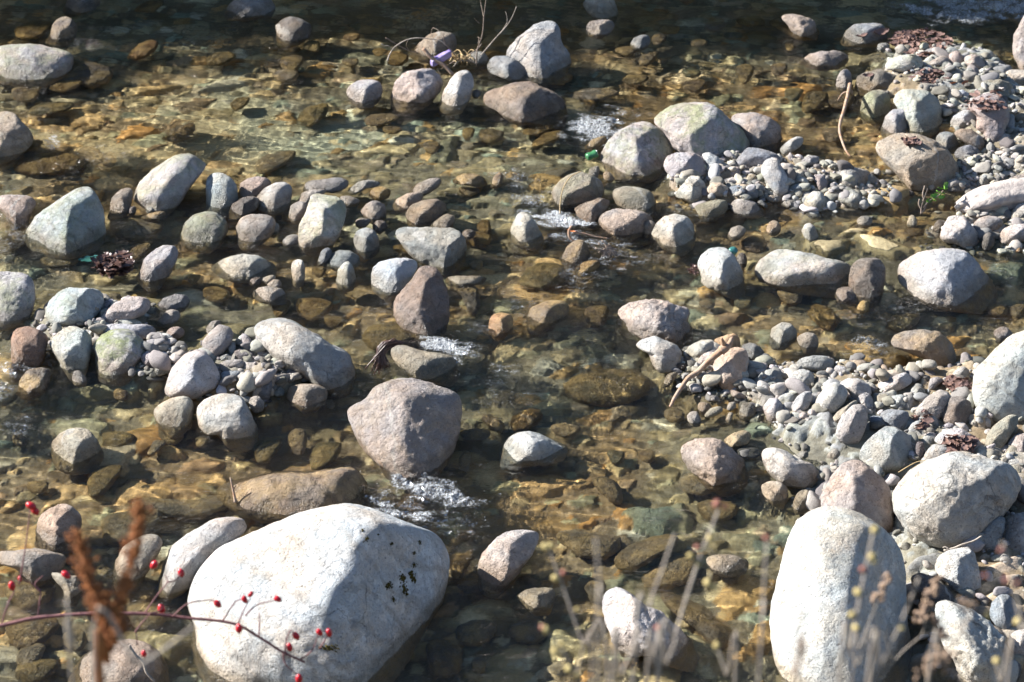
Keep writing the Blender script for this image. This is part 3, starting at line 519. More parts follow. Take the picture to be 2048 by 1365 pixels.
12 w dark 0 0||E 1760 710 42 40 0
12 w pink 0 0 11|rugged pitted cream boulder with brown hollows in the centre right@rugged pitted boulder|800 1140 830 1080 920 1040 1060 1030 1200 1045 1330 1085 1360 1130 1340 1180 1390 1250 1380 1310 1290 1340 1180 1310 1060 1280 960 1250 880 1190
12 w brown 0 .8||110 1160 160 1080 280 1030 400 1030 450 1070 430 1140 300 1180 180 1200
12 s brown 0 0||E 660 1170 85 75 0
12 s golden 0 0||E 970 620 110 34 0
12 s olive 0 0||E 680 490 80 40 0
12 s brown 0 0||E 1850 640 110 50 0
12 s teal 0 0||E 1760 1085 75 36 0
12 s tan 0 0||E 1490 1110 60 32 0
12 s brown 0 0||E 200 1290 80 36 0
12 s olive 0 0||E 140 660 140 50 0
13 d white 0 0|white capsule-shaped stone standing on the middle gravel bar@white capsule stone|-25 50 0 -30 60 -55 110 -45 140 20 180 80 195 140 190 200 150 235 90 220 40 160 0 100
13 d cream 0 0||205 120 220 60 270 30 320 60 325 110 290 140 220 145
13 d lilac 0 0||280 -30 340 -70 420 -60 410 -20 330 20
13 d lilac 0 0||360 90 400 70 460 80 485 140 470 190 420 205 400 150
13 w pale 0 .05 5|grey-white rounded boulder at the right end of the middle gravel bar@rounded boulder ending the middle bar|490 90 540 40 630 5 730 25 800 60 820 100 780 150 680 180 590 185 510 150
13 d bluegrey 0 0||205 180 250 145 310 155 315 185 250 215 215 205
13 d grey 0 0||250 240 280 190 325 180 330 220 290 265
13 w white 0 0|white domed stone at the water's edge below the white capsule stone@white domed stone|300 300 320 240 370 200 430 205 480 260 505 320 490 350 400 350 320 335
13 d white 0 0||E 75 255 56 30 0
13 w lilac 0 0||120 300 160 270 230 270 270 300 200 320
13 d grey 0 0||E 520 225 33 29 0
13 w bluegrey 0 0||E 540 307 30 18 0
13 w pale 0 0||550 260 600 210 670 190 720 215 760 270 790 310 700 330 600 290
13 w white 0 0 6|bright white heart-shaped boulder right of centre height at the right side@white heart-shaped boulder|1330 540 1360 470 1400 400 1470 385 1530 400 1580 470 1635 530 1630 580 1540 620 1460 580 1380 570
13 w lilac 0 0||1580 450 1630 405 1700 385 1790 400 1820 440 1770 480 1690 515 1630 510
13 w dark 0 0||1650 580 1670 530 1710 510 1750 550 1740 610 1690 645 1655 620
13 w white 0 0|white rounded boulder cut by the right edge beside the white heart-shaped boulder@white boulder at the right edge|1775 560 1810 490 1880 455 2000 450 2080 480 2080 560 1950 570 1820 590
13 w white 0 0||1865 400 1890 340 1950 290 2040 270 2060 420 1980 430 1900 430
13 d bluewhite 0 0||1610 160 1625 100 1670 70 1715 90 1715 140 1660 165
13 d grey 0 0||1725 130 1750 90 1800 85 1820 130 1800 160 1740 160
13 d white 0 0||1635 195 1680 155 1740 148 1790 180 1770 205 1650 208
13 d lilac 0 0||1840 130 1900 85 2000 65 2080 90 2060 160 1920 165
13 d pink 0 0||1080 150 1095 115 1130 108 1155 135 1130 170 1090 165
13 d grey 0 0||1145 170 1170 120 1220 115 1225 150 1190 185 1155 190
13 d bluegrey 0 0||1385 180 1420 145 1480 140 1505 180 1490 205 1410 205
13 d white 0 0||E 1270 170 24 24 0
13 w dark 0 0||E 1110 210 29 20 0
13 s olive 0 0||1000 280 1030 230 1090 225 1125 260 1110 300 1030 310
13 w pale 0 .1||700 420 740 390 800 388 825 420 800 460 730 450
13 w pale 0 0||280 500 310 450 350 442 385 470 415 530 400 560 350 570 310 540
13 w tan 0 .2||15 480 40 435 80 422 120 445 130 480 90 510 30 505
13 w cream 0 .1||1080 440 1100 390 1130 380 1160 410 1160 450 1100 460
13 s olive 0 0||E 1240 515 46 36 0
13 w dark 0 .3||E 1330 465 50 44 -30
13 s golden 0 0||E 1130 530 82 40 0
13 s olive 0 0||E 1220 600 75 35 0
13 s tan 0 0||E 700 540 95 60 -25
13 s brown 0 0||E 640 660 100 42 -10
13 s tan 0 0||E 380 625 90 30 0
13 w white .25 0 7|long flat white block with a lilac tinge and green corner, right of centre@long white block|-70 770 -20 710 60 650 150 640 300 670 450 700 600 730 670 770 675 820 640 880 540 915 380 910 200 890 20 850 -60 830
13 w brown 0 0 4|dark shaded rock tucked against the right end of the long white block@dark rock by the long block|640 880 670 760 730 710 830 708 890 720 920 780 920 870 890 950 820 1010 740 1015 690 950 660 920
13 w lilac 0 .1||535 990 560 940 640 925 690 940 720 990 690 1030 580 1020
13 w white 0 0 5|big white domed boulder with a dark right flank at the right of the picture@big white domed boulder|1000 800 1030 740 1120 680 1250 650 1400 645 1520 660 1590 710 1640 780 1720 860 1760 960 1750 1040 1640 1060 1480 1050 1340 1040 1200 1000 1090 930 1020 880
13 s golden 0 .1|golden-brown triangular stone under the water below the long white block|320 1170 370 1100 450 1110 540 1170 575 1210 520 1260 440 1250 360 1220
13 s olive 0 0||910 1260 980 1200 1120 1170 1180 1190 1160 1240 1040 1290
13 w golden 0 .8||700 1080 740 1030 790 1040 800 1090 750 1110
13 w orange 0 .3||1880 650 1920 620 1970 630 1970 660
13 s tan 0 0||E 1800 780 80 36 0
13 s tan 0 0||E 1920 1140 60 40 -30
13 s brown 0 0||E 1760 1145 85 36 0
13 s tan 0 0||E 200 1020 110 50 0
23 w tan 0 .5 6|golden-stained tan boulder half under water at the right, below the big white domed boulder@golden-stained boulder|955 90 970 50 1060 20 1200 0 1330 20 1420 100 1460 180 1440 250 1360 260 1240 200 1100 160 1000 140
13 w pale 0 .1||40 1310 60 1240 130 1200 200 1200 250 1260 240 1310 150 1350 50 1350
23 w lilac 0 .05||250 60 290 30 350 20 400 40 415 100 370 135 300 135
13 w grey 0 0||1740 1270 1790 1230 1850 1235 1900 1290 1850 1320 1760 1320
21 w lilac 0 0 4|long grey pockmarked boulder sloping down to the right left of centre@long pockmarked boulder|-40 -20 40 -60 180 -90 280 -75 350 -30 480 50 600 130 700 170 755 260 740 350 690 410 600 400 540 370 440 310 330 260 220 220 110 170 30 80
21 w olivegrey 0 .1 4|brown wedge-shaped log-like rock with dark weed on its left end in the centre@wedge rock with dark weed|1020 170 1060 110 1140 130 1260 160 1400 180 1500 210 1530 260 1550 320 1500 360 1400 340 1300 365 1220 340 1130 280 1060 240
21 w lilac 0 .22 13|large brown pyramid boulder with a small white cascade at its foot in the centre@brown pyramid boulder|690 610 740 580 860 530 900 440 1000 400 1140 375 1280 385 1400 430 1520 470 1580 560 1570 680 1530 800 1480 920 1410 1010 1320 1075 1200 1095 1090 1080 1000 1020 900 930 800 820 720 710
21 w brown 0 .5 3|low dark boulder with golden wet algae behind the giant white boulder@low algae-edged boulder|-330 1230 -240 1190 -90 1160 0 1125 160 1090 400 1085 600 1060 740 1040 800 1090 870 1220 880 1320 860 1370 700 1400 300 1380 0 1350 -200 1310
21 w tan 0 0||230 500 260 430 350 410 470 410 550 450 540 520 470 570 380 580 300 540
21 d bluegrey 0 0||10 470 40 380 80 345 130 380 130 450 110 520 60 530 10 500
21 d bluegrey 0 0||130 470 150 435 190 428 225 460 215 500 165 505
21 d grey 0 0||290 310 340 275 410 268 430 290 400 315 320 318
21 d bluewhite 0 0||340 370 360 320 400 330 410 380 360 395
21 d bluewhite 0 0||400 370 420 330 480 330 520 380 500 405 420 400
21 d grey 0 0||235 385 270 340 340 320 340 350 280 395
21 d grey 0 0||135 385 170 360 220 365 220 390 160 400
21 s white 0 0||E 570 605 36 30 0
21 s olive 0 0||420 1000 470 920 560 890 660 900 650 970 570 1030 440 1050
21 s olive 0 0||0 950 80 890 190 870 210 920 120 1000 20 1010
21 s tan 0 0||E 330 860 80 70 0
21 s pale 0 0|white flat stone under the shaded water right of the brown pyramid boulder|E 1680 835 110 36 0
21 s grey 0 0||E 1600 1020 42 70 0
21 s olive 0 0|broad olive slab under the water above the wedge rock with dark weed|800 100 900 20 1050 -10 1200 20 1260 90 1100 120 900 140
21 s brown 0 0||E 1800 740 90 40 20
22 w pale 0 0|grey-white humped boulder with a wet brown side below the rugged pitted boulder@humped wet-sided boulder|930 130 1010 70 1100 45 1160 75 1260 110 1310 170 1290 270 1220 300 1130 300 1080 240 1050 170
22 d pale 0 0||1330 160 1380 110 1450 80 1530 75 1590 120 1560 180 1500 210 1430 240 1370 200
22 d white 0 0||1410 290 1430 220 1480 175 1550 170 1600 190 1540 260 1450 310
22 d orange 0 0|orange-pink pointed stone at the top end of the driftwood stick|1540 75 1600 50 1700 28 1740 60 1750 130 1700 160 1640 180 1600 140
22 d peach 0 0|smooth peach-coloured egg boulder right of the driftwood stick@peach egg boulder|1540 270 1560 220 1640 150 1720 130 1790 150 1815 210 1800 300 1770 390 1740 450 1660 460 1600 430 1560 360
22 d lilac 0 0||1445 350 1470 310 1510 310 1540 350 1520 400 1470 400
22 d pale 0 0||1670 450 1760 480 1800 520 1720 515 1680 500
22 d white 0 0||1880 470 1920 415 1960 430 1980 500 1930 550 1880 520
22 d orange 0 0||1815 530 1850 470 1890 500 1880 540
22 w white 0 0||1340 660 1370 620 1420 620 1450 670 1440 705 1370 700
22 d cream 0 0||1470 650 1520 595 1590 580 1620 610 1560 650 1500 665
22 d pale 0 0||1640 600 1660 555 1710 545 1715 590 1670 615
22 w olivegrey 0 0||1730 640 1760 560 1810 545 1865 590 1850 650 1780 665
22 w tan 0 0||1630 670 1660 625 1695 630 1670 690
22 w tan 0 .1||E 1470 580 52 32 10
22 d grey 0 0||E 1550 520 38 25 0
22 d dark 0 0||E 1340 230 46 30 0
22 d dark 0 0||E 1300 275 42 30 0
22 w tan 0 0||1140 410 1190 340 1270 315 1270 350 1200 400
22 w pink 0 .05 11|rugged tan boulder with jagged pink-white faces alone in the right-centre pool@rugged tan boulder|1290 950 1310 880 1400 830 1520 820 1600 840 1690 910 1780 970 1825 1050 1800 1100 1700 1150 1600 1165 1500 1120 1400 1060 1320 1010
22 w tan 0 .3|wet grey-brown stone between the rugged tan boulder and the right gravel bar|1620 830 1700 780 1790 760 1835 800 1800 850 1720 885 1650 870
22 w bluewhite 0 0 4|bluish white low rock with a big submerged brown skirt in the centre bottom@bluish low rock with submerged skirt|-80 960 -60 890 0 810 60 775 150 768 230 790 320 840 380 880 440 900 420 950 300 970 150 970 -20 990 -85 990
22 s olive 0 .1|big golden-brown whale-backed slab just under the surface left of the driftwood stick@whale-backed slab|380 480 480 420 620 370 780 345 920 360 1020 400 1080 450 1050 520 900 560 740 580 560 560 440 530
22 s golden 0 0||0 740 60 680 160 650 240 670 250 730 150 760 30 780
22 w bluegrey 0 .1||1750 120 1820 95 1900 130 1960 200 1900 230 1790 180
22 s teal 0 0||E 800 1000 62 42 0
22 s brown 0 0||E 1040 990 62 42 0
22 s pale 0 0||E 1410 1210 135 60 0
22 s tan 0 0||E 740 1230 130 60 25
22 s tan 0 0||E 420 800 110 36 0
22 s tan 0 0||E 1240 690 75 45 0
23 d grey 0 0||240 260 280 215 370 195 480 200 530 240 530 300 450 325 360 310 280 290
23 d white 0 0||180 295 210 260 270 258 330 285 330 310 240 330
23 d white 0 0|knobbly white stone at the water's edge at the top of the right gravel bar|515 310 550 270 610 275 660 310 650 345 560 345
23 d white 0 0|round white ball-like stone on the right gravel bar@white ball-like stone|195 370 220 320 290 300 350 310 385 360 375 420 300 455 230 440
23 d pale 0 0|large oval grey stone with dark flecks on the right gravel bar@oval flecked stone|385 570 410 500 470 430 550 390 610 420 640 480 610 560 540 620 460 635 400 610
23 d white 0 0||570 400 640 365 720 370 800 420 820 480 760 540 680 520 630 460
23 d white 0 0|white bean-shaped stone at the top of the right gravel bar@white bean-shaped stone|880 450 920 400 1000 340 1070 322 1120 350 1125 400 1060 440 980 470 910 480
23 d pale 0 0||205 580 250 510 310 465 360 465 370 510 340 590 280 630 220 630
23 w pale 0 0||-10 590 40 520 100 515 140 560 165 640 150 690 80 700 20 670
23 w bluegrey 0 0||135 780 170 710 230 675 290 672 320 710 300 760 230 810 150 815
23 d lilac 0 0 4|pale lilac block standing upright in the right gravel bar@upright lilac block|540 790 560 720 600 640 680 565 740 565 790 610 785 680 760 770 720 840 650 860 580 840
23 d tan 0 0||495 690 560 620 650 560 700 520 720 560 640 620 580 680 530 720
23 d lilac 0 0||700 530 730 490 780 475 820 510 830 580 800 620 770 590
23 d pale 0 0||930 530 960 505 1050 490 1110 520 1115 570 1060 600 990 590 940 570
23 d lilac 0 0|pinkish cylinder-shaped stone leaning right on the right gravel bar@pinkish cylinder stone|1135 640 1170 580 1250 500 1330 455 1400 470 1430 520 1390 590 1340 660 1280 695 1200 670
23 d grey 0 0 5|large grey-brown boulder in the middle of the right gravel bar@grey-brown boulder of the right bar|720 940 760 870 840 790 920 735 1000 740 1070 780 1130 800 1145 870 1130 950 1110 1010 1000 1060 880 1090 800 1030 730 980
23 d white 0 0 3|huge smooth white boulder cut by the right edge above the right gravel bar@huge white boulder at the right edge|1590 540 1585 400 1600 300 1680 220 1760 130 1880 40 2000 0 2100 -20 2100 670 1950 680 1850 650 1760 690 1700 640 1620 580
23 d tan 0 0|long tan stone propped up below the huge white boulder@propped tan stone|1670 850 1700 780 1780 700 1860 640 1930 650 1920 720 1870 810 1790 910 1720 920 1680 890
23 d pale 0 0|mound-shaped stone covered with dead leaves on the right gravel bar@leaf-covered mound stone|1280 840 1330 790 1410 750 1500 750 1570 790 1650 850 1660 910 1580 940 1460 920 1360 880
23 w white 0 0 4|long white stone in the brown shallows beside the rugged tan boulder@long white shallows stone|-20 960 0 910 70 890 160 920 260 980 370 1010 425 1070 410 1130 330 1180 220 1170 120 1140 20 1060
23 w tan 0 .05||225 830 270 795 340 815 380 870 370 910 300 910 260 870
23 w pale 0 0||470 960 510 890 550 880 595 930 580 970 510 995
23 w cream 0 0||590 900 620 865 670 875 690 910 640 930
23 w blue 0 0||E 460 745 41 42 0
23 w grey 0 0||410 850 460 805 510 820 520 860 460 885
23 w tan 0 0||E 505 795 32 32 0
23 d lilac 0 0||E 370 630 42 26 10
23 d white 0 0||E 300 650 36 23 10
23 d grey 0 0||E 340 683 32 22 -20
23 d pale 0 0||165 480 190 440 230 445 245 490 200 505
23 d pale 0 0||90 520 130 475 180 470 180 500 120 530
23 d tan 0 0||E 440 365 46 28 10
23 d white 0 0||E 85 462 27 30 0
23 w grey 0 0||235 945 290 915 360 908 370 935 300 970
23 w cream 0 .1|cream wet-topped stone in the shallows left of the pinkish boulder at lower right|-20 1180 40 1145 120 1150 180 1200 180 1260 140 1300 60 1280 -10 1230
23 w tan 0 .1||215 1320 240 1260 290 1215 340 1220 360 1290 330 1350 240 1365
23 d bluegrey 0 0||880 640 950 600 1090 620 1100 660 1060 740 1000 760 930 720
23 d bluegrey 0 0||790 680 830 650 900 660 950 710 900 760 840 740
23 d brown 0 0|dark boulder under the shade of the pinkish cylinder stone|1340 600 1420 510 1500 505 1570 550 1580 640 1530 710 1430 730 1360 690
23 d tan 0 0||1550 710 1580 670 1640 670 1660 710 1610 740
23 d pale 0 0||1650 670 1690 645 1720 690 1720 740 1680 730
23 d bluegrey 0 0||1350 730 1400 700 1460 715 1440 750 1370 750
23 d grey 0 0||1110 460 1150 420 1220 450 1220 490 1170 510 1120 500
23 d grey 0 0||1245 440 1260 370 1320 355 1365 380 1320 420 1270 460
23 d grey 0 0||1410 370 1450 310 1510 275 1560 310 1530 370 1450 400
23 d pale 0 0||1190 800 1260 775 1320 790 1280 815
23 d dark 0 0||1080 740 1130 715 1180 735 1150 770
23 d dark 0 0||1140 920 1160 850 1210 850 1220 920 1180 980
23 d pale 0 0||1210 960 1280 870 1400 880 1460 930 1380 990 1240 1000
23 d lilac 0 0||1850 870 1900 800 1990 780 2060 800 2060 960 1920 970 1850 930
23 d bluewhite 0 0||1700 970 1750 935 1810 950 1800 980 1730 990
23 d white 0 0||1820 1000 1880 970 1960 1000 1970 1060 1900 1060
23 d pink 0 0 5|pinkish white boulder standing left of the oval pitted giant at lower right@pinkish white boulder|430 1270 480 1170 560 1060 640 1000 710 985 800 1030 880 1110 960 1190 965 1290 980 1400 970 1500 860 1560 700 1500 560 1420 450 1350
23 d white 0 0 3|oval light grey giant boulder with pits at the lower right@oval pitted giant|980 1240 1020 1170 1100 1080 1200 1010 1320 960 1440 935 1560 950 1700 985 1850 1010 1950 1080 1970 1170 1920 1270 1840 1360 1750 1450 1620 1560 1480 1630 1380 1645 1260 1630 1150 1560 1060 1480 990 1360
33 d grey 0 0|rough grey boulder in the lower right corner shade below the oval pitted giant|1800 230 1850 130 1940 80 2080 60 2080 420 1920 420 1830 330
33 d bluegrey 0 0||1560 330 1650 170 1760 100 1830 130 1800 280 1760 370 1640 350
33 w giant .1 0 12|tall standing white and blue-grey boulder behind the dry stems at lower right@tall boulder behind the stems|40 830 60 700 100 540 150 350 200 210 280 110 360 50 460 30 570 40 680 65 800 130 940 230 1030 330 1080 450 1100 600 1110 800 1150 1000 1150 1200 1100 1400 900 1480 500 1480 300 1380 150 1250 80 1050
33 d white 0 0 5|white cube-like block with a grass tuft behind it at lower right@white cube-like block|1290 480 1330 410 1420 350 1550 345 1600 390 1640 580 1650 650 1560 680 1460 670 1390 600 1310 530
33 d dark 0 0||1110 560 1180 530 1280 560 1350 620 1440 700 1450 760 1330 780 1200 740 1120 640
33 d blue 0 0|smooth blue-grey egg stone near the lower right corner|1705 860 1730 760 1790 700 1850 700 1905 750 1920 820 1890 910 1830 970 1760 930
33 d white 0 0 11|rough white pitted boulder at the bottom right corner@pitted white corner boulder|1310 780 1370 750 1480 790 1600 830 1700 890 1760 970 1830 1040 1870 1180 1870 1350 1800 1440 1600 1440 1500 1300 1450 1180 1350 1100 1310 950
33 d white 0 0||1845 1050 1890 980 1970 965 2060 1000 2060 1160 1930 1170 1870 1110
33 d bluegrey 0 0||1860 1180 1920 1170 1955 1260 1930 1340 1870 1320
33 d lilac 0 0||1600 690 1650 690 1720 740 1690 770 1620 740
32 w pink 0 0 4|tan-white oval rock right of the giant white boulder@tan-white oval rock|-240 430 -210 370 -120 290 -30 235 60 212 150 208 215 225 240 260 200 330 160 400 80 440 20 500 -60 560 -150 590 -220 560 -250 490
32 w white 0 0 11|jagged white rock behind the dry stems at bottom centre@jagged white rock|700 780 720 690 760 640 840 645 910 690 1010 770 1120 830 1240 920 1360 990 1410 1060 1420 1150 1300 1150 1180 1100 1080 1060 960 1070 860 1080 780 1000 730 900
32 w tan 0 .4|low tan crusty stone barely out of the water left of the jagged white rock|40 720 120 660 250 640 330 650 350 720 300 800 200 800 110 760
32 s tan 0 0||560 700 600 650 720 640 720 740 640 770
32 w pink 0 .4|pinkish crusty flat stone breaking the surface left of the tall boulder behind the stems|1480 430 1560 395 1700 400 1810 460 1780 510 1650 525 1530 500
32 s tan 0 0||790 450 900 380 1080 300 1250 270 1300 330 1200 400 1050 470 900 530 800 510
32 s tan 0 0||330 290 480 260 640 290 830 330 840 390 700 440 520 420 380 360
32 s tan 0 0||1000 600 1180 500 1340 450 1420 500 1380 620 1200 640 1040 660
32 s tan 0 0||1080 720 1250 760 1450 870 1650 1010 1700 1080 1600 1160 1400 1000 1230 880
32 s pale 0 0||1590 600 1650 540 1740 530 1770 570 1720 620 1630 640
32 s bluegrey 0 0||E 150 1010 140 70 0
32 s olive 0 0||E 1560 100 150 60 0
31 s brown 0 0||1520 680 1700 650 1880 660 1920 710 1780 720 1600 720
31 s blue 0 0||E 1700 1265 56 40 0
31 s brown 0 0||E 1430 1190 150 100 0
31 s golden 0 .1||1490 450 1580 420 1660 400 1650 470 1560 560 1490 550
31 s bluegrey 0 0||E 1680 1020 150 70 0
'''
# ------------------------------------------------------------------ river bed height
TS = 520 / 1972.0
TX = (0, 510, 1020, 1528); TY = (0, 330, 660, 1005)
# gravel bars and shoals: centre and radii in photograph pixels on the water plane, crest height over the water
BARS = [(1800, 850, 330, 130, .05), (1990, 900, 150, 190, .06), (1620, 780, 150, 70, .025), (1960, 1180, 190, 230, .05), (1700, 1010, 110, 60, -.01),
        (1560, 355, 200, 50, .04), (1430, 370, 110, 50, .035), (1660, 390, 110, 40, .0), (1900, 160, 170, 90, .05), (2000, 250, 120, 80, .03), (1860, 350, 120, 50, -.02),
        (1985, 345, 110, 40, .02), (1985, 460, 150, 50, -.005), (490, 740, 150, 75, .045), (310, 715, 70, 45, .02), (190, 650, 150, 60, .02),
        (570, 720, 60, 40, .03), (1430, 740, 110, 55, .0), (1750, 470, 230, 60, -.045), (1500, 880, 140, 60, -.045), (1100, 700, 120, 60, -.12), (1080, 360, 130, 60, -.07)]
def _bars():
    out = []
    for cx, cy, rx, ry, h in BARS:
        c, t = on_plane(cx, cy); e, _ = on_plane(cx + rx, cy); f1, _ = on_plane(cx, cy - ry); f2, _ = on_plane(cx, cy + ry)
        out.append((c[0], c[1], abs(e[0] - c[0]), abs(f1[1] - f2[1]) / 2, h))
    return out
BARW = _bars()
def bed_z(x, y):
    x = np.asarray(x, float); y = np.asarray(y, float); sh = x.shape
    p = np.stack([x.ravel(), y.ravel(), np.zeros(x.size)], 1)
    z = -.165 + .075 * fbm(p * [.5, .6, 1], 3, 5) - .12 * np.clip((p[:, 1] - 9.8) / 2.2, 0, 1)
    z = z + .018 * noise3(p * 3.1, 9)
    for cx, cy, rx, ry, h in BARW:
        d = np.sqrt(((p[:, 0] - cx) / rx) ** 2 + ((p[:, 1] - cy) / ry) ** 2) + .25 * noise3(p * 2.3, 21)
        k = np.clip((1.35 - d) / .8, 0, 1); k = k * k * (3 - 2 * k)
        z = np.maximum(z, z * (1 - k) + h * k)
    return z.reshape(sh)

# ------------------------------------------------------------------ colours
PAL = {'white': (0.57, 0.555, 0.53), 'giant': (0.68, 0.67, 0.645), 'pale': (0.43, 0.42, 0.4), 'cream': (0.53, 0.5, 0.43), 'grey': (0.315, 0.305, 0.295), 'bluewhite': (0.43, 0.455, 0.475), 'bluegrey': (0.25, 0.265, 0.285), 'blue': (0.26, 0.295, 0.345), 'lilac': (0.345, 0.322, 0.315), 'pink': (0.385, 0.335, 0.305), 'tan': (0.37, 0.325, 0.27), 'peach': (0.53, 0.41, 0.32), 'brown': (0.235, 0.195, 0.165), 'dark': (0.135, 0.122, 0.115), 'golden': (0.3, 0.2, 0.085), 'olive': (0.26, 0.235, 0.155), 'olivegrey': (0.28, 0.265, 0.225), 'red': (0.25, 0.165, 0.13), 'orange': (0.42, 0.27, 0.165), 'teal': (0.26, 0.33, 0.29)}
WORD = {'white': 'white', 'pale': 'pale grey', 'cream': 'cream', 'grey': 'grey', 'bluewhite': 'bluish white', 'bluegrey': 'bluish grey', 'blue': 'blue-grey', 'lilac': 'lilac-grey',
        'pink': 'pinkish', 'tan': 'tan', 'peach': 'peach', 'brown': 'brown', 'dark': 'dark', 'golden': 'golden brown', 'olive': 'olive', 'olivegrey': 'olive-grey', 'red': 'rust-brown',
        'orange': 'orange-brown', 'teal': 'greenish', 'giant': 'white'}

# ------------------------------------------------------------------ stones from their outlines
NB = 240
def polar(poly):
    """radius of the outline round its centre for NB directions, rounded off a little"""
    x, y = poly[:, 0], poly[:, 1]; x1, y1 = np.roll(x, -1), np.roll(y, -1)
    cr = x * y1 - x1 * y; A = cr.sum() / 2
    c = np.array([((x + x1) * cr).sum() / (6 * A), ((y + y1) * cr).sum() / (6 * A)])
    q = poly - c; q1 = np.roll(q, -1, 0); th = np.arange(NB) * 2 * math.pi / NB
    d = np.stack([np.cos(th), np.sin(th)], 1); e = q1 - q
    den = d[:, None, 0] * e[None, :, 1] - d[:, None, 1] * e[None, :, 0]; den = np.where(abs(den) < 1e-9, 1e-9, den)
    t = (q[None, :, 0] * e[None, :, 1] - q[None, :, 1] * e[None, :, 0]) / den
    s = (q[None, :, 0] * d[:, None, 1] - q[None, :, 1] * d[:, None, 0]) / den
    r = np.where((s >= -1e-6) & (s <= 1 + 1e-6) & (t > 0), t, 0).max(1)
    k = np.exp(-.5 * (np.arange(-9, 10) / 3.0) ** 2); k /= k.sum()
    r = sum(w * np.roll(r, j) for w, j in zip(k, range(-9, 10)))
    return c, np.maximum(r, 1.0)
def polar_at(r, th):
    u = (th / (2 * math.pi) * NB) % NB; i = np.floor(u).astype(int); f = u - i
    return r[i % NB] * (1 - f) + r[(i + 1) % NB] * f

ROCKM = rock_material()
stones = []
def parse():
    for ln in STONES.strip().splitlines():
        a, lab, co = ln.split('|'); a = a.split(); r, c = int(a[0][0]), int(a[0][1])
        if co.startswith('E'):
            cx, cy, rx, ry, rot = map(float, co.split()[1:]); t = np.linspace(0, 2 * math.pi, 18, endpoint=False)
            px, py = rx * np.cos(t), ry * np.sin(t); k = R(rot)
            sd = random.random() * 6; j = 1 + .10 * np.sin(2 * t + sd) + .07 * np.sin(3 * t + sd * 2.3)
            P = np.stack([cx + (px * math.cos(k) - py * math.sin(k)) * j, cy + (px * math.sin(k) + py * math.cos(k)) * j], 1)
        else: P = np.array(list(map(float, co.split()))).reshape(-1, 2)
        P = P * TS + [TX[c], TY[r]]
        nick = None
        if '@' in lab: lab, nick = lab.split('@')
        stones.append(dict(kind=a[1], col=a[2], lich=float(a[3]), wet=float(a[4]), fac=int(a[5]) if len(a) > 5 else None, label=lab, nick=nick, P=P))
parse()

FACETS = {  # a few worn planes per shape: direction in the (right, up, towards the viewer) frame, cut depth
    2: [((-.45, .45, .77), .86), ((.5, -.05, .87), .88)],
    3: [((-.50, .45, .74), .80), ((.35, -.25, .90), .82), ((.75, .2, .62), .84)],
    4: [((-.58, .30, .76), .74), ((.52, .05, .85), .72), ((.1, -.6, .79), .85)],
    5: [((-.62, .22, .75), .66), ((.60, .02, .80), .62), ((.0, .75, .66), .84)],
    6: [((-.3, .62, .72), .72), ((.3, -.30, .91), .70), ((.8, .1, .59), .76)],
    7: [((-.1, .72, .68), .72), ((.05, -.42, .90), .74), ((.7, .1, .70), .84)],
    8: [((-.55, .2, .80), .62), ((.55, .25, .79), .58), ((.15, -.55, .82), .66), ((-.1, .85, .5), .74)],
    9: [((-.35, .50, .79), .76), ((.74, -.16, .65), .58), ((-.20, -.55, .81), .86)],
    10: [((-.05, .80, .60), .52), ((-.20, -.25, .94), .70), ((.75, -.25, .61), .62)],
    11: [((-.5, .3, .8), .66), ((.45, .4, .79), .64), ((.1, -.5, .85), .72), ((-.6, -.3, .74), .74), ((.75, -.1, .64), .70)],
    13: [((-.52, .34, .78), .66), ((.56, .10, .82), .60), ((.0, .8, .6), .84)],
    12: [((-.62, .10, .77), .76), ((.74, .0, .67), .50), ((0, .8, .6), .9)]}
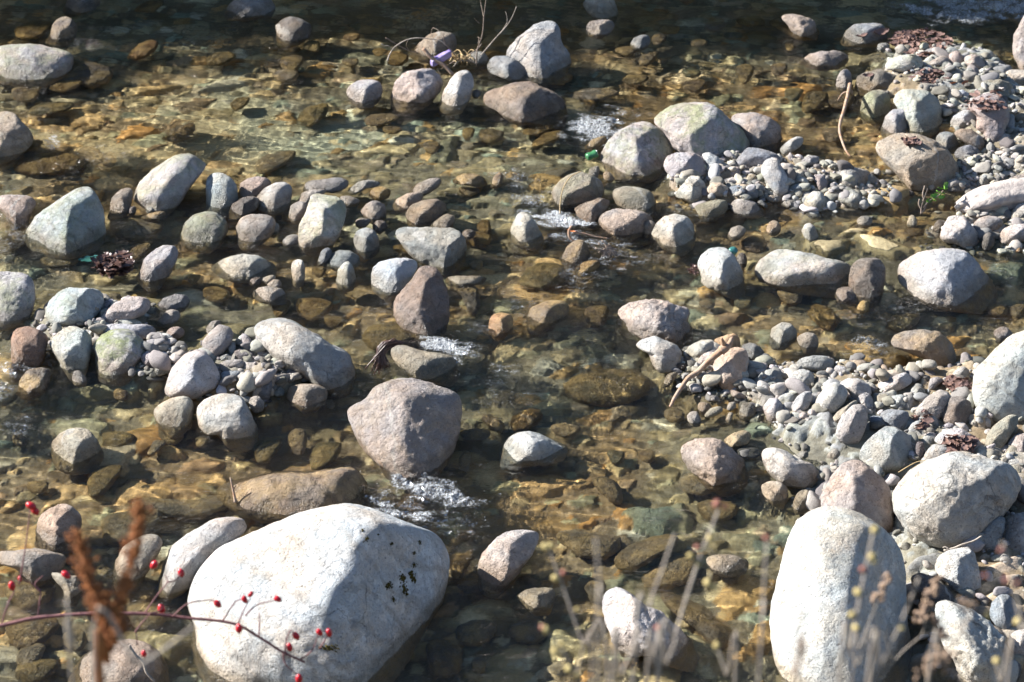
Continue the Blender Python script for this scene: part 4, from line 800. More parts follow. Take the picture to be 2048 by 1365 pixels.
def shape_stone(s, i):
    P = s['P']; kind = s['kind']; rs = np.random.default_rng(100 + i)
    ymax = P[:, 1].max(); xb = P[P[:, 1] > ymax - .12 * np.ptp(P[:, 1]), 0].mean()
    cy0 = P[:, 1].mean(); ext = {'w': 1.45, 'd': 1.12, 's': 1.0}[kind]
    Q = P.copy(); Q[:, 1] = np.where(Q[:, 1] > cy0, cy0 + (Q[:, 1] - cy0) * ext, Q[:, 1])
    g, t = on_plane(xb, ymax, 0.0)
    if kind in 'ws':   # carry the hidden part down to the bed
        need = max(.02, (-.08 if kind == 's' else 0) - float(bed_z(g[0], g[1]))) * .62 * FPX / float(t); e2 = (ymax - cy0 + need) / (ymax - cy0); ext = min(max(1.1 if kind == 's' else 1.3, e2), 2.3)
        Q[:, 1] = np.where(P[:, 1] > cy0, cy0 + (P[:, 1] - cy0) * ext, P[:, 1])
    if len(Q) < 8:
        M = (Q + np.roll(Q, -1, 0)) / 2; c = Q.mean(0); M = c + (M - c) * 1.06
        Q = np.stack([Q, M], 1).reshape(-1, 2)
    c, r = polar(Q)
    if kind == 'd': zg = max(.0, float(bed_z(g[0], g[1])))
    elif kind == 's': zg = max(float(bed_z(g[0], g[1])), -.08)
    else: zg = 0.0
    g, dw = on_plane(xb, ymax, zg); dw = float(dw); m = dw / FPX
    hw, hh = np.ptp(Q[:, 0]) / 2 * m, np.ptp(Q[:, 1]) / 2 * m
    big = math.sqrt(np.ptp(P[:, 0]) * np.ptp(P[:, 1])) / 2
    s['px'] = (float(P[:, 0].mean()), float(P[:, 1].mean())); s['big'] = big
    if kind == 's': D, sh = min(.8 * hw, 1.1 * hh), .55
    else: D, sh = min(.85 * hw, 1.15 * hh) * .95, .30
    n = 6 if big > 85 else 5 if big > 34 else 4 if big > 17 else 3
    V, F = ico(n); a, b, cc = V[:, 0], V[:, 1], V[:, 2]
    e = 2.35 + .5 * rs.random(); L = (np.hypot(a, b) ** e + abs(cc) ** e) ** (1 / e)
    rho = np.hypot(a, b) / L; dep = cc / L; th = np.arctan2(-b, a)
    # lengths in metres: right, up, towards
    rr = polar_at(r, th) * rho
    X = np.stack([rr * np.cos(th) * m, -rr * np.sin(th) * m, dep * D], 1)
    size = (hw * hh * D) ** (1 / 3)
    fac = s['fac']
    if fac is None and kind != 's': fac = [None, 3, 8, 4, 6, 5, 11][rs.integers(0, 7)] if kind == 'w' else [None, 2, 3, 4, 8, 5, 7][rs.integers(0, 7)]
    if fac:
        for nv, tt in FACETS[fac]:
            w = np.array(nv) + rs.normal(0, .07, 3); w[2] = max(w[2], .5); w /= np.linalg.norm(w)
            pr = X @ w; hmax = pr.max(); over = np.maximum(pr - hmax * tt, 0)
            soft = over * (over / (over + (.16 if fac in (9, 12, 13) else .06) * size))          # rounded edges
            X = X - soft[:, None] * .92 * w
    amp = {11: .12, 8: .075, 6: .075, 9: .035, 12: .035}.get(fac, .060 + .030 * rs.random())
    q = X / size
    d1 = fbm(q * .95 + i * 7.7, 2, i) * 1.1 + .45 * (abs(fbm(q * 2.1 + i * 3.3, 3, i + 5)) * -2 + .5) * (1.2 if fac in (5, 6, 8, 10, 11) else .5)
    d2 = (fbm(q * 5.5 + i, 4, i + 9) * .42 - .30 * np.clip(fbm(q * 3.6 + i * 2, 3, i + 14) - .18, 0, 1)) + (fbm(q * 17 + i, 3, i + 3) * .16 if n > 4 else 0)
    nrm = X / np.maximum(np.linalg.norm(X / np.array([hw, hh, D]) ** 1, axis=1), 1e-6)[:, None] / np.array([hw, hh, D]) ** 2
    nrm /= np.linalg.norm(nrm, axis=1)[:, None] + 1e-9
    X = X + nrm * (amp * size * (d1 + d2))[:, None]
    # depth of the body so that its front meets the ground where the outline ends
    ub = (ymax - c[1]) * m; rb = min(.999, ub / max(float(polar_at(r, np.array([math.pi / 2]))[0]) * m, 1e-6))
    front = X[(abs(X[:, 1] + ub) < .12 * hh + .004) & (abs(X[:, 0]) < .35 * hw) & (X[:, 2] > 0)]
    fr = front[:, 2].mean() if len(front) else D * (1 - rb ** e) ** (1 / e)
    dc = dw + fr + sh * ub
    def world(dc):
        px = c[0] + X[:, 0] / m; py = c[1] - X[:, 1] / m
        return at_depth(px, py, dc - X[:, 2] + sh * X[:, 1])
    W = world(dc)
    if kind == 's':   # some lie just awash, the rest wholly under water
        lim = rs.uniform(-.018, .016) if s['col'] in ('golden', 'brown', 'olive', 'orange', 'tan') and big > 14 else -.022
        if lim > -.004: s['wet'] = max(s['wet'], .75)
        for _ in range(60):
            if W[:, 2].max() < lim: break
            dc += .012; W = world(dc)
    return W, F, dc

def obj_stone(s, i):
    W, F, dc = shape_stone(s, i)
    org = np.array([W[:, 0].mean(), W[:, 1].mean(), W[:, 2].min()])
    big = s['big']; k = s['kind']
    name = 'submerged_stone' if k == 's' else 'boulder' if big > 48 else 'stone' if big > 16 else 'pebble'
    cat = {'submerged_stone': 'submerged stone'}.get(name, name)
    o = mesh_np(name, W - org, F, ROCKM, True, None, org)
    rs = np.random.default_rng(500 + i); c = np.minimum(.72, (1.12 if s['col'] in ('white', 'giant', 'golden', 'olive', 'teal') else 1.36) * np.array(PAL[s['col']])) * rs.uniform(.9, 1.1) * rs.uniform(.96, 1.04, 3)
    o.color = (*c, s['lich']); o.pass_index = int(s['wet'] * 100)
    s['o'] = o; s['name'] = name
    tag(o, s['label'] or '-', cat, {'boulder': 'boulders standing in the stream', 'stone': 'stones around the gravel bars and shallows', 'pebble': 'small stones between the boulders', 'submerged_stone': 'stones lying under the water'}[name])
    return o
for i, s in enumerate(stones): obj_stone(s, i)

# every stone without a label of its own is described by its look and by the landmarks it lies next to
def describe():
    marks = [s for s in stones if s['nick']]; used = {s['label'] for s in stones if s['label']}
    def rel(dx, dy):
        if abs(dx) > 1.5 * abs(dy): return 'right of' if dx > 0 else 'left of'
        if abs(dy) > 1.9 * abs(dx): return 'in front of' if dy > 0 else 'behind'
        return ('in front and right of' if dx > 0 else 'in front and left of') if dy > 0 else ('behind and right of' if dx > 0 else 'behind and left of')
    todo = sorted((s for s in stones if not s['label']), key=lambda s: -s['big'])
    for s in todo:
        w, h = np.ptp(s['P'][:, 0]), np.ptp(s['P'][:, 1]); asp = w / h
        size = 'tiny' if s['big'] < 10 else 'small' if s['big'] < 20 else 'middling' if s['big'] < 34 else 'large'
        form = 'long low' if asp > 2.6 else 'oval' if asp > 1.5 else 'upright' if asp < .75 else 'roundish'
        noun = 'stone under water' if s['kind'] == 's' else 'stone'
        near = sorted(marks, key=lambda m: max(0, math.dist(m['px'], s['px']) - .8 * m['big']))
        ok = None
        for m in near[:5]:
            dx, dy = s['px'][0] - m['px'][0], s['px'][1] - m['px'][1]
            base = f"{size} {form} {WORD[s['col']]} {noun} {rel(dx, dy)} the {m['nick']}"
            cands = [base] + [base + f", facing the {m2['nick']}" for m2 in near[:4] if m2 is not m]
            for b in cands:
                if b not in used and len(b.split()) <= 16: ok = b; break
            if ok: break
        used.add(ok or base); s['label'] = ok or base; s['o']['label'] = s['label']
describe()
# ------------------------------------------------------------------ river bed: one sheet, its small stones modelled in the surface
def riverbed():
    xs = np.concatenate([np.linspace(-16, -4.8, 40)[:-1], np.arange(-4.8, 4.8, .0085), np.linspace(4.8, 16, 40)])
    ys = np.concatenate([np.arange(3.3, 13.8, .0115)])
    nx, ny = len(xs), len(ys); X, Y = np.meshgrid(xs, ys); Z = bed_z(X, Y)
    base = Z.copy()
    p = np.stack([X.ravel(), Y.ravel(), 0 * X.ravel()], 1)
    Z = Z + (.010 * fbm(p * 14, 3, 33)).reshape(ny, nx)
    C = np.zeros((ny, nx, 4)); C[..., 3] = 1
    C[..., :3] = np.array([.19, .15, .095])
    pal = np.array([1.08, .98, .84]) * np.array([(.46, .36, .21), (.40, .32, .19), (.36, .33, .22), (.56, .50, .36), (.27, .31, .25), (.42, .26, .10), (.24, .19, .13), (.60, .55, .44), (.33, .25, .17), (.40, .38, .32)])
    i0 = 39
    def stamp(cx, cy, rx, ry, rot, hgt, col, sink):
        R_ = max(rx, ry) * 1.15
        a = max(i0, int((cx - R_ + 4.8) / .0085) + i0); b = min(nx - 40, int((cx + R_ + 4.8) / .0085) + i0 + 1)
        c = max(0, int((cy - R_ - 3.3) / .0115)); d = min(ny, int((cy + R_ - 3.3) / .0115) + 1)
        if b - a < 2 or d - c < 2: return
        dx = xs[a:b][None] - cx; dy = ys[c:d][:, None] - cy; k, s_ = math.cos(rot), math.sin(rot)
        u = (dx * k + dy * s_) / rx; v = (-dx * s_ + dy * k) / ry
        wob = 1 + .16 * np.sin(np.arctan2(v, u) * 3 + cx * 90) + .09 * np.sin(np.arctan2(v, u) * 5 + cy * 70)
        q = (abs(u) ** 2.4 + abs(v) ** 2.4) ** (1 / 2.4) * wob
        top = base[min(ny - 1, (c + d) // 2), min(nx - 1, (a + b) // 2)] - sink + hgt * (1 + .25 * u * math.sin(cx * 50) + .25 * v * math.cos(cy * 40)) * np.sqrt(np.clip(1 - q ** 3, 0, 1))
        msk = (q < 1) & (top > Z[c:d, a:b])
        Z[c:d, a:b] = np.where(msk, top, Z[c:d, a:b])
        C[c:d, a:b, :3] = np.where(msk[..., None], col, C[c:d, a:b, :3])
    N = 15500
    for k in range(N):
        sz = float(np.exp(rng.normal(-3.52, .52))); sz = min(sz, .13)
        cx, cy = rng.uniform(-4.7, 4.7), rng.uniform(3.4, 13.7)
        zb = float(base[int((cy - 3.3) / .0115), i0 + int((cx + 4.8) / .0085)])
        sz = min(sz, .05) if zb > -.04 else sz
        col = (lambda q: q * .92 + q.mean() * .08)(pal[rng.choice(len(pal), p=[.19, .17, .15, .07, .09, .09, .10, .04, .06, .04])]) * rng.uniform(.6, 1.3)
        if zb > -.03: col = np.array([.27, .25, .23]) * rng.uniform(.6, 1.7) * np.array([1, rng.uniform(.93, 1), rng.uniform(.86, 1)])
        stamp(cx, cy, sz * rng.uniform(.9, 1.7), sz * rng.uniform(.55, 1), rng.normal(.25, .5), sz * rng.uniform(.5, .95), col, sz * .2)
    g0, _ = on_plane(400, 250); g1, _ = on_plane(800, 1090); g2, _ = on_plane(150, 860)   # fine sand has settled in the slack water
    sm = sum(a_ * np.exp(-((X - g[0]) / rx) ** 2 - ((Y - g[1]) / ry) ** 2) for g, rx, ry, a_ in ((g0, 1.5, 1.1, .8), (g1, .9, .35, .4), (g2, .8, .4, .4)))
    sm = np.clip(sm + .5 * fbm(p * [1.1, 1.9, 1], 3, 91).reshape(ny, nx) - .12, 0, 1) * (base < -.05)
    sh = base - .035 + .075 * sm + .008 * fbm(p * [3, 9, 1], 2, 92).reshape(ny, nx); cover = (Z < sh) & (sm > .02)
    Z = np.where(cover, sh, Z); C[..., :3] = np.where(cover[..., None], np.array([.40, .36, .25]) * (1 + .25 * fbm(p * [4, 14, 1], 3, 93).reshape(ny, nx))[..., None], C[..., :3])
    dry = np.clip((base + .012) / .03, 0, 1)[..., None]
    C[..., :3] = C[..., :3] * (1 - dry) + (C[..., :3] * .75 + np.array([.06, .055, .05]) * 1.2) * dry
    m, Nn = mat_new('bed_gravel')
    at = Nn.n('ShaderNodeAttribute', attribute_name='Col'); tc = Nn.n('ShaderNodeTexCoord'); P = tc.outputs['Object']
    geo = Nn.n('ShaderNodeNewGeometry'); sp = Nn.n('ShaderNodeSeparateXYZ'); Nn.l(geo.outputs['Position'], sp.inputs[0])
    n2 = Nn.noise(P, 55, 4, .7); n1 = Nn.noise(P, 3.0, 4, .6); n3 = Nn.noise(P, 190, 3, .7)
    c = Nn.mix(Nn.math('MULTIPLY', Nn.ramp(n2, .35, .7), .6), at.outputs[0], Nn.mix(1.0, at.outputs[0], (.45, .42, .36, 1), 'MULTIPLY'))
    c = Nn.mix(Nn.math('MULTIPLY', Nn.ramp(n3, .5, .7), .5), c, Nn.mix(1.0, c, (1.7, 1.6, 1.4, 1), 'MULTIPLY'))
    alg = Nn.math('MULTIPLY', Nn.ramp(n1, .50, .68), Nn.ramp(sp.outputs[2], .0, -.06))
    c = Nn.mix(Nn.math('MULTIPLY', alg, .45), c, Nn.mix(n2, (.09, .06, .02, 1), (.40, .26, .085, 1)))
    zone = Nn.noise(P, .55, 3, .6); c = Nn.mix(Nn.ramp(zone, .42, .58), Nn.mix(1.0, c, (.88, 1.0, 1.06, 1), 'MULTIPLY'), Nn.mix(1.0, c, (1.08, .96, .78, 1), 'MULTIPLY'))
    rough = Nn.ramp(sp.outputs[2], -.01, .03, .5, .92)
    Nn.out(Nn.bsdf(c, rough, Nn.bump(n3, .5, .006, Nn.bump(n2, .5, .012)), .3))
    o = mesh_np('riverbed', np.stack([X, Y, Z], -1).reshape(-1, 3), grid_faces(nx, ny), m, True, None, None, {'Col': ('FLOAT_COLOR', C.reshape(-1, 4))})
    o['kind'] = 'structure'; o['label'] = 'stony river bed under clear shallow water'
    return xs, ys, Z
BX, BY, BZ = riverbed()
def ground_z(x, y):
    i = np.clip(np.searchsorted(BX, x), 0, len(BX) - 1); j = np.clip(np.searchsorted(BY, y), 0, len(BY) - 1)
    return BZ[j, i]

# banks and valley floor: where the stems root, and an unseen far slope steepened to throw shade on the far water
def terrain():
    xs = np.unique(np.concatenate([np.linspace(-260, -16, 34), np.linspace(-16, 16, 129), np.linspace(16, 260, 34)]))
    ys = np.unique(np.concatenate([np.linspace(-60, -4, 12), np.linspace(-4, 4.4, 60), [4.45, 13.2], np.linspace(13.25, 24, 90), np.linspace(24, 400, 60)]))
    X, Y = np.meshgrid(xs, ys); p = np.stack([X.ravel(), Y.ravel(), 0 * X.ravel()], 1)
    n = fbm(p * .6, 4, 77).reshape(X.shape); n2 = fbm(p * .12, 2, 78).reshape(X.shape)
    near = np.clip((3.9 - Y) * .86, -.5, 3.35) + .16 * n * np.clip((3.6 - Y), 0, 1)
    crest = 4.3 + 1.5 * n2 + 1.6 * n - np.clip(X + 2.5, 0, 5) * .22
    far = np.clip((Y - 13.35) * 4.5, -.6, 400); far = np.where(far > crest, crest + (Y - 13.35) * .35, far)
    Z = np.where(Y < 8, near, far); Z = np.where((Y > 4.35) & (Y < 13.24), -.6, Z)
    m, N = mat_new('bank_soil'); tc = N.n('ShaderNodeTexCoord'); P = tc.outputs['Object']; a = N.noise(P, 2.2, 5, .7); b = N.noise(P, 24, 4, .7)
    c = N.mix(N.ramp(a, .35, .65), (.055, .05, .022, 1), (.12, .085, .05, 1)); c = N.mix(N.ramp(b, .45, .7), c, (.16, .12, .07, 1))
    N.out(N.bsdf(c, .95, N.bump(b, .8, .05), .15))
    o = mesh_np('terrain', np.stack([X, Y, Z], -1).reshape(-1, 3), grid_faces(len(xs), len(ys)), m)
    o['kind'] = 'structure'; o['label'] = 'grassy river banks on both sides, the unseen far one steepened for shade'
terrain()
def bank_z(x, y): return max(-.4, min(3.35, (3.9 - y) * .86)) - .03

# ------------------------------------------------------------------ water
# riffles: centre px, radii px, wave height (m), foam 0..1
RIF = [(1195, 255, 62, 34, .018, .8), (1260, 230, 70, 16, .010, .35), (1030, 365, 45, 38, .016, .45), (1115, 432, 45, 26, .018, .9), (1150, 475, 45, 22, .014, .55), (1225, 505, 45, 28, .012, .5),
       (1090, 590, 60, 18, .009, .3), (890, 690, 36, 13, .016, .9), (950, 690, 40, 20, .014, .6), (985, 765, 40, 30, .010, .4), (840, 1000, 95, 34, .022, .8), (920, 1040, 80, 30, .016, .35), (800, 970, 20, 30, .020, .7),
       (10, 765, 40, 60, .020, .5), (30, 850, 40, 20, .012, .4), (1930, 18, 140, 26, .03, .75), (2030, 8, 60, 22, .03, .8), (105, 280, 18, 18, .014, .7), (165, 85, 60, 18, .010, .3),
       (200, 320, 50, 30, .014, .3), (150, 345, 50, 30, .016, .25), (370, 260, 60, 20, .010, .2), (890, 30, 130, 30, .014, .25), (1960, 540, 40, 18, .010, .45), (1760, 620, 120, 28, .011, .25), (1740, 690, 40, 30, .013, .5),
       (1065, 405, 40, 26, .014, .6), (1185, 490, 40, 20, .012, .6), (1260, 530, 50, 20, .010, .4), (1150, 545, 50, 22, .010, .4), (1060, 620, 70, 22, .010, .35), (960, 660, 50, 22, .012, .4), (925, 705, 60, 18, .014, .7), (1000, 740, 40, 26, .010, .45), (1010, 800, 60, 30, .008, .3), (700, 985, 30, 20, .01, .25), (60, 720, 50, 26, .014, .4), (15, 480, 30, 60, .014, .4), (1320, 515, 60, 20, .008, .3), (1250, 770, 60, 18, .007, .2), (1160, 700, 60, 40, .006, .2), (430, 70, 90, 22, .012, .1), (20, 440, 40, 50, .012, .3), (1400, 430, 50, 20, .010, .3), (1150, 570, 50, 20, .010, .35), (1180, 660, 60, 25, .01, .2), (1040, 800, 60, 40, .007, .15)]
def water():
    fx = np.arange(-4.6, 4.6, .0092); fy = np.arange(3.85, 13.4, .0115)
    xs = np.concatenate([np.linspace(-16, -4.6, 30)[:-1], fx, np.linspace(4.6, 16, 30)[1:]])
    nx, ny = len(xs), len(fy); X, Y = np.meshgrid(xs, fy); p = np.stack([X.ravel(), Y.ravel(), 0 * X.ravel()], 1)
    a = R(-14); u = p[:, 0] * math.cos(a) + p[:, 1] * math.sin(a); v = -p[:, 0] * math.sin(a) + p[:, 1] * math.cos(a)
    q = np.stack([u, v, 0 * u], 1); wv = np.stack([u * 1.0, v * 2.6, 0 * u], 1)
    calm = np.ones(len(p)) * .75 + .6 * np.clip(fbm(p * .7, 2, 41), -.6, .8) + .5 * np.clip((p[:, 1] - 8) / 3, 0, 1)
    z = calm * (.0062 * fbm(wv * 2.6, 3, 51) + .0036 * fbm(wv * 8, 2, 52))
    z += calm * (.0015 * noise3(wv * 14, 53) + .0008 * noise3(q * 26, 54) + .00035 * noise3(q * 44, 55))
    foam = np.zeros(len(p)); amp = np.zeros(len(p)); rag = 1.5 * noise3(wv * 3.2, 60) + 1.0 * noise3(wv * 8, 61) + .6 * noise3(q * 19, 62)
    for cx, cy, rx, ry, h, f in RIF:
        c, t = on_plane(cx, cy); e, _ = on_plane(cx + rx, cy); f1, _ = on_plane(cx, cy - ry); f2, _ = on_plane(cx, cy + ry)
        d = np.sqrt(((p[:, 0] - c[0]) / (e[0] - c[0])) ** 2 + ((p[:, 1] - c[1]) / ((f1[1] - f2[1]) / 2)) ** 2) + rag
        k = np.clip(1.15 - d * .66, 0, 1); k = k * k * (3 - 2 * k)
        amp = np.maximum(amp, k * h * 1.35); foam = np.maximum(foam, k * f)
    amp = amp.reshape(ny, nx); foam = foam.reshape(ny, nx)   # a collar of small ripples where the current meets each stone
    for st in stones:
        if st['kind'] != 'w' or st['big'] < 14: continue
        o = st['o'].location; r0 = st['big'] * 1.15 / FPX * float(np.dot(np.array(o[:]) - EYE, FWD)); c0 = np.array([o[0], o[1]])
        a_, b_ = np.searchsorted(xs, [c0[0] - r0 * 2.6, c0[0] + r0 * 2.6]); c_, d_ = np.searchsorted(fy, [c0[1] - r0 * 2.6, c0[1] + r0 * 2.6])
        if b_ - a_ < 2 or d_ - c_ < 2: continue
        dd = np.hypot((X[c_:d_, a_:b_] - c0[0] - .15 * r0) / 1.25, Y[c_:d_, a_:b_] - c0[1]) / r0
        k = np.exp(-((dd - 1.05) / .38) ** 2) * np.clip(.55 + 1.2 * rag.reshape(ny, nx)[c_:d_, a_:b_], 0, 1)
        amp[c_:d_, a_:b_] = np.maximum(amp[c_:d_, a_:b_], .0052 * k); foam[c_:d_, a_:b_] = np.maximum(foam[c_:d_, a_:b_], .24 * k)
    amp = amp.ravel(); foam = foam.ravel()
    z += amp * (1.1 * fbm(wv * 6.5, 3, 61) + .8 * abs(fbm(q * 19, 3, 62)) + .6 * fbm(q * 38, 2, 63))
    m, N = mat_new('clear_water'); tc = N.n('ShaderNodeTexCoord'); P = tc.outputs['Object']
    mp = N.n('ShaderNodeMapping'); N.l(P, mp.inputs[0]); mp.inputs['Rotation'].default_value = (0, 0, R(14)); mp.inputs['Scale'].default_value = (1, 2.2, 1)
    W = mp.outputs[0]
    at = N.n('ShaderNodeAttribute', attribute_name='foam'); fo0 = at.outputs['Fac']; fo = N.math('MAXIMUM', fo0, N.ramp(N.noise(W, 1.7, 4, .65, .8), .50, .70, 0, .36))
    hh = N.math('ADD', N.noise(W, 22, 3, .6, .6), N.math('MULTIPLY', N.noise(P, 70, 3, .65), N.math('MULTIPLY_ADD', fo, 1.6, .25)))
    bmp = N.bump(hh, N.math('MULTIPLY_ADD', fo, 1.3, .42, True), N.math('MULTIPLY_ADD', fo, .06, .014)); rbmp = N.bump(hh, N.math('MULTIPLY_ADD', fo, .8, .10, True), .012)
    geo = N.n('ShaderNodeNewGeometry'); fres = N.n('ShaderNodeFresnel'); N.put(fres.inputs[0], N.ramp(geo.outputs['Backfacing'], 0, 1, 1.33, 1 / 1.33)); N.l(bmp, fres.inputs['Normal'])
    gl = N.n('ShaderNodeBsdfGlossy'); gl.inputs['Roughness'].default_value = .045; N.l(bmp, gl.inputs['Normal'])
    # light that passes: straight share tinted with painted caustic streaks, the rest bent by the ripples
    caustic_n = N.noise(W, 13, 2, .5, 1.2)
    tint = N.mix(N.ramp(caustic_n, .3, .7), (.66, .68, .62, 1), (.97, .96, .88, 1))
    tr = N.n('ShaderNodeBsdfTransparent'); N.put(tr.inputs[0], tint)
    rf = N.n('ShaderNodeBsdfRefraction'); rf.inputs['IOR'].default_value = 1.33; rf.inputs['Roughness'].default_value = 0.0; N.put(rf.inputs['Color'], (.955, .965, .915, 1)); N.l(rbmp, rf.inputs['Normal'])
    mx = N.n('ShaderNodeMixShader'); mx.inputs[0].default_value = WREF; N.l(tr.outputs[0], mx.inputs[1]); N.l(rf.outputs[0], mx.inputs[2])
    m2 = N.n('ShaderNodeMixShader'); N.l(fres.outputs[0], m2.inputs[0]); N.l(mx.outputs[0], m2.inputs[1]); N.l(gl.outputs[0], m2.inputs[2])
    fn = N.math('ADD', N.math('MULTIPLY', N.noise(P, 120, 4, .85), .7), N.math('MULTIPLY', N.noise(W, 16, 4, .7), .5))   # ragged lace of bubbles, denser where the water tumbles
    fm = N.ramp(N.math('ADD', fn, N.math('MULTIPLY', fo0, .42)), .78, 1.02, 0, .80)
    df = N.bsdf((.80, .84, .88), .5, bmp, .5)
    m3 = N.n('ShaderNodeMixShader'); N.put(m3.inputs[0], fm); N.l(m2.outputs[0], m3.inputs[1]); N.l(df, m3.inputs[2])
    N.out(m3.outputs[0])
    o = mesh_np('water', np.stack([p[:, 0], p[:, 1], z], 1), grid_faces(nx, ny), m, True, None, None, {'foam': ('FLOAT', foam)})
    o['kind'] = 'structure'; o['label'] = 'clear rippling stream water'
    return o
WREF = 1.0
WATER = water()

# ------------------------------------------------------------------ loose gravel on the bars: nobody could count it
def gravel():
    V = []; F = []; n = 0; cols = []
    bars = [b for b in BARW if b[4] > -.02]
    for k in range(5600):
        b = bars[rng.integers(0, len(bars))]; a = rng.uniform(0, 6.283); rr = math.sqrt(rng.uniform(0, 1)) * 1.2
        x, y = b[0] + math.cos(a) * rr * b[2], b[1] + math.sin(a) * rr * b[3]
        if abs(x) > 4.6 or y > 13.2 or y < 4.6: continue
        z = float(ground_z(x, y))
        if z < -.035: continue
        s = min(.046, float(np.exp(rng.normal(-4.42, .62)))); sc_ = s * np.array([rng.uniform(.8, 1.6), rng.uniform(.7, 1.1), rng.uniform(.45, .85)])
        v0, f0 = ico(3 if s > .012 else 2); w = v0.copy()
        for _ in range(5):
            nv = rng.normal(0, 1, 3); nv /= np.linalg.norm(nv); ov = np.maximum(w @ nv - rng.uniform(.55, .9), 0); w = w - ov[:, None] * nv * .9
        w = w * (1 + .22 * noise3(v0 * 1.9 + k * 5.1, 3))[:, None] * sc_; t = rng.uniform(0, 6.283); c, s_ = math.cos(t), math.sin(t)
        w = np.stack([w[:, 0] * c - w[:, 1] * s_, w[:, 0] * s_ + w[:, 1] * c, w[:, 2] + .25 * w[:, 0]], 1) + [x, y, z + sc_[2] * .45]
        V.append(w); F.append(f0 + n); n += len(w)
        g = rng.uniform(.09, .38); cols.append(np.tile([g * rng.uniform(1.0, 1.14), g, g * rng.uniform(.78, 1.0), 1], (len(w), 1)))
    m, N = mat_new('gravel_stone'); at = N.n('ShaderNodeAttribute', attribute_name='Col'); tc = N.n('ShaderNodeTexCoord'); nn = N.noise(tc.outputs['Object'], 160, 4, .7)
    N.out(N.bsdf(N.mix(N.math('MULTIPLY', N.ramp(nn, .45, .7), .55), at.outputs[0], N.mix(1.0, at.outputs[0], (.5, .48, .46, 1), 'MULTIPLY')), .85, N.bump(nn, .5, .004), .3))
    o = mesh_np('gravel', np.concatenate(V), np.concatenate(F), m, True, None, None, {'Col': ('FLOAT_COLOR', np.concatenate(cols))})
    o['kind'] = 'stuff'; tag(o, 'loose grey gravel and tiny pebbles covering the bars between the stones', 'gravel')
gravel()
EXPO = 1.6
from mathutils.bvhtree import BVHTree
def gp(tile, x, y): return x * TS + TX[int(tile[1])], y * TS + TY[int(tile[0])]
def pl(tile, pts, z=0.0):
    """pixels of a tile -> points at height z over the water"""
    pts = np.asarray(pts, float); zz = np.broadcast_to(np.asarray(z, float), (len(pts),))
    px, py = gp(tile, pts[:, 0], pts[:, 1])
    return np.array([on_plane(a, b, c)[0] for a, b, c in zip(px, py, zz)])
def up(tile, pts, base, z=0.0, lean=0.0):
    """pixels of an upright thing standing at pixel base (height z): same distance as its foot"""
    bx, by = gp(tile, *base); _, t = on_plane(bx, by, z); pts = np.asarray(pts, float); px, py = gp(tile, pts[:, 0], pts[:, 1])
    return at_depth(px, py, np.full(len(pts), float(t)) + lean * np.linspace(0, 1, len(pts)))
_bv = {}
def hit(s, px, py):
    """point and normal on a stone under a pixel"""
    if id(s) not in _bv:
        me = s['o'].data; off = np.array(s['o'].location[:])
        _bv[id(s)] = BVHTree.FromPolygons([tuple(np.array(v.co[:]) + off) for v in me.vertices], [tuple(p.vertices) for p in me.polygons])
    loc, nrm, _, _ = _bv[id(s)].ray_cast(Vector(EYE), Vector(ray(px, py)).normalized())
    return loc, nrm
def stone_at(nick): return next(s for s in stones if s['nick'] == nick)

TWIG = simple('twig_bark', (.16, .115, .085), (.27, .22, .18), .85, 60, .5, .003)
PALEW = simple('bleached_wood', (.42, .37, .31), (.24, .20, .165), .85, 22, .8, .01)
REDW = simple('reddish_wood', (.30, .17, .10), (.34, .27, .21), .85, 45, .9, .006)
STRAW = simple('dry_straw', (.50, .37, .19), (.36, .26, .14), .8, 40, .3, .002)
LEAFM = simple('dead_leaf_brown', (.20, .115, .085), (.13, .085, .08), .7, 35, .4, .003)
LEAFO = simple('orange_leaf', (.52, .17, .055), (.35, .11, .045), .6, 40, .3, .003)
WETL = simple('wet_dark_leaf', (.055, .028, .024), (.10, .055, .04), .38, 40, .5, .004, .6)
MOSS = simple('dark_moss', (.050, .042, .012), (.13, .105, .028), .95, 160, 1.0, .01, .1)
GREEN = simple('green_leaf', (.10, .26, .035), (.17, .36, .06), .45, 40, .2, .002)
LOGM = simple('driftwood_grain', (.46, .41, .37), (.30, .26, .24), .9, 16, .9, .02)

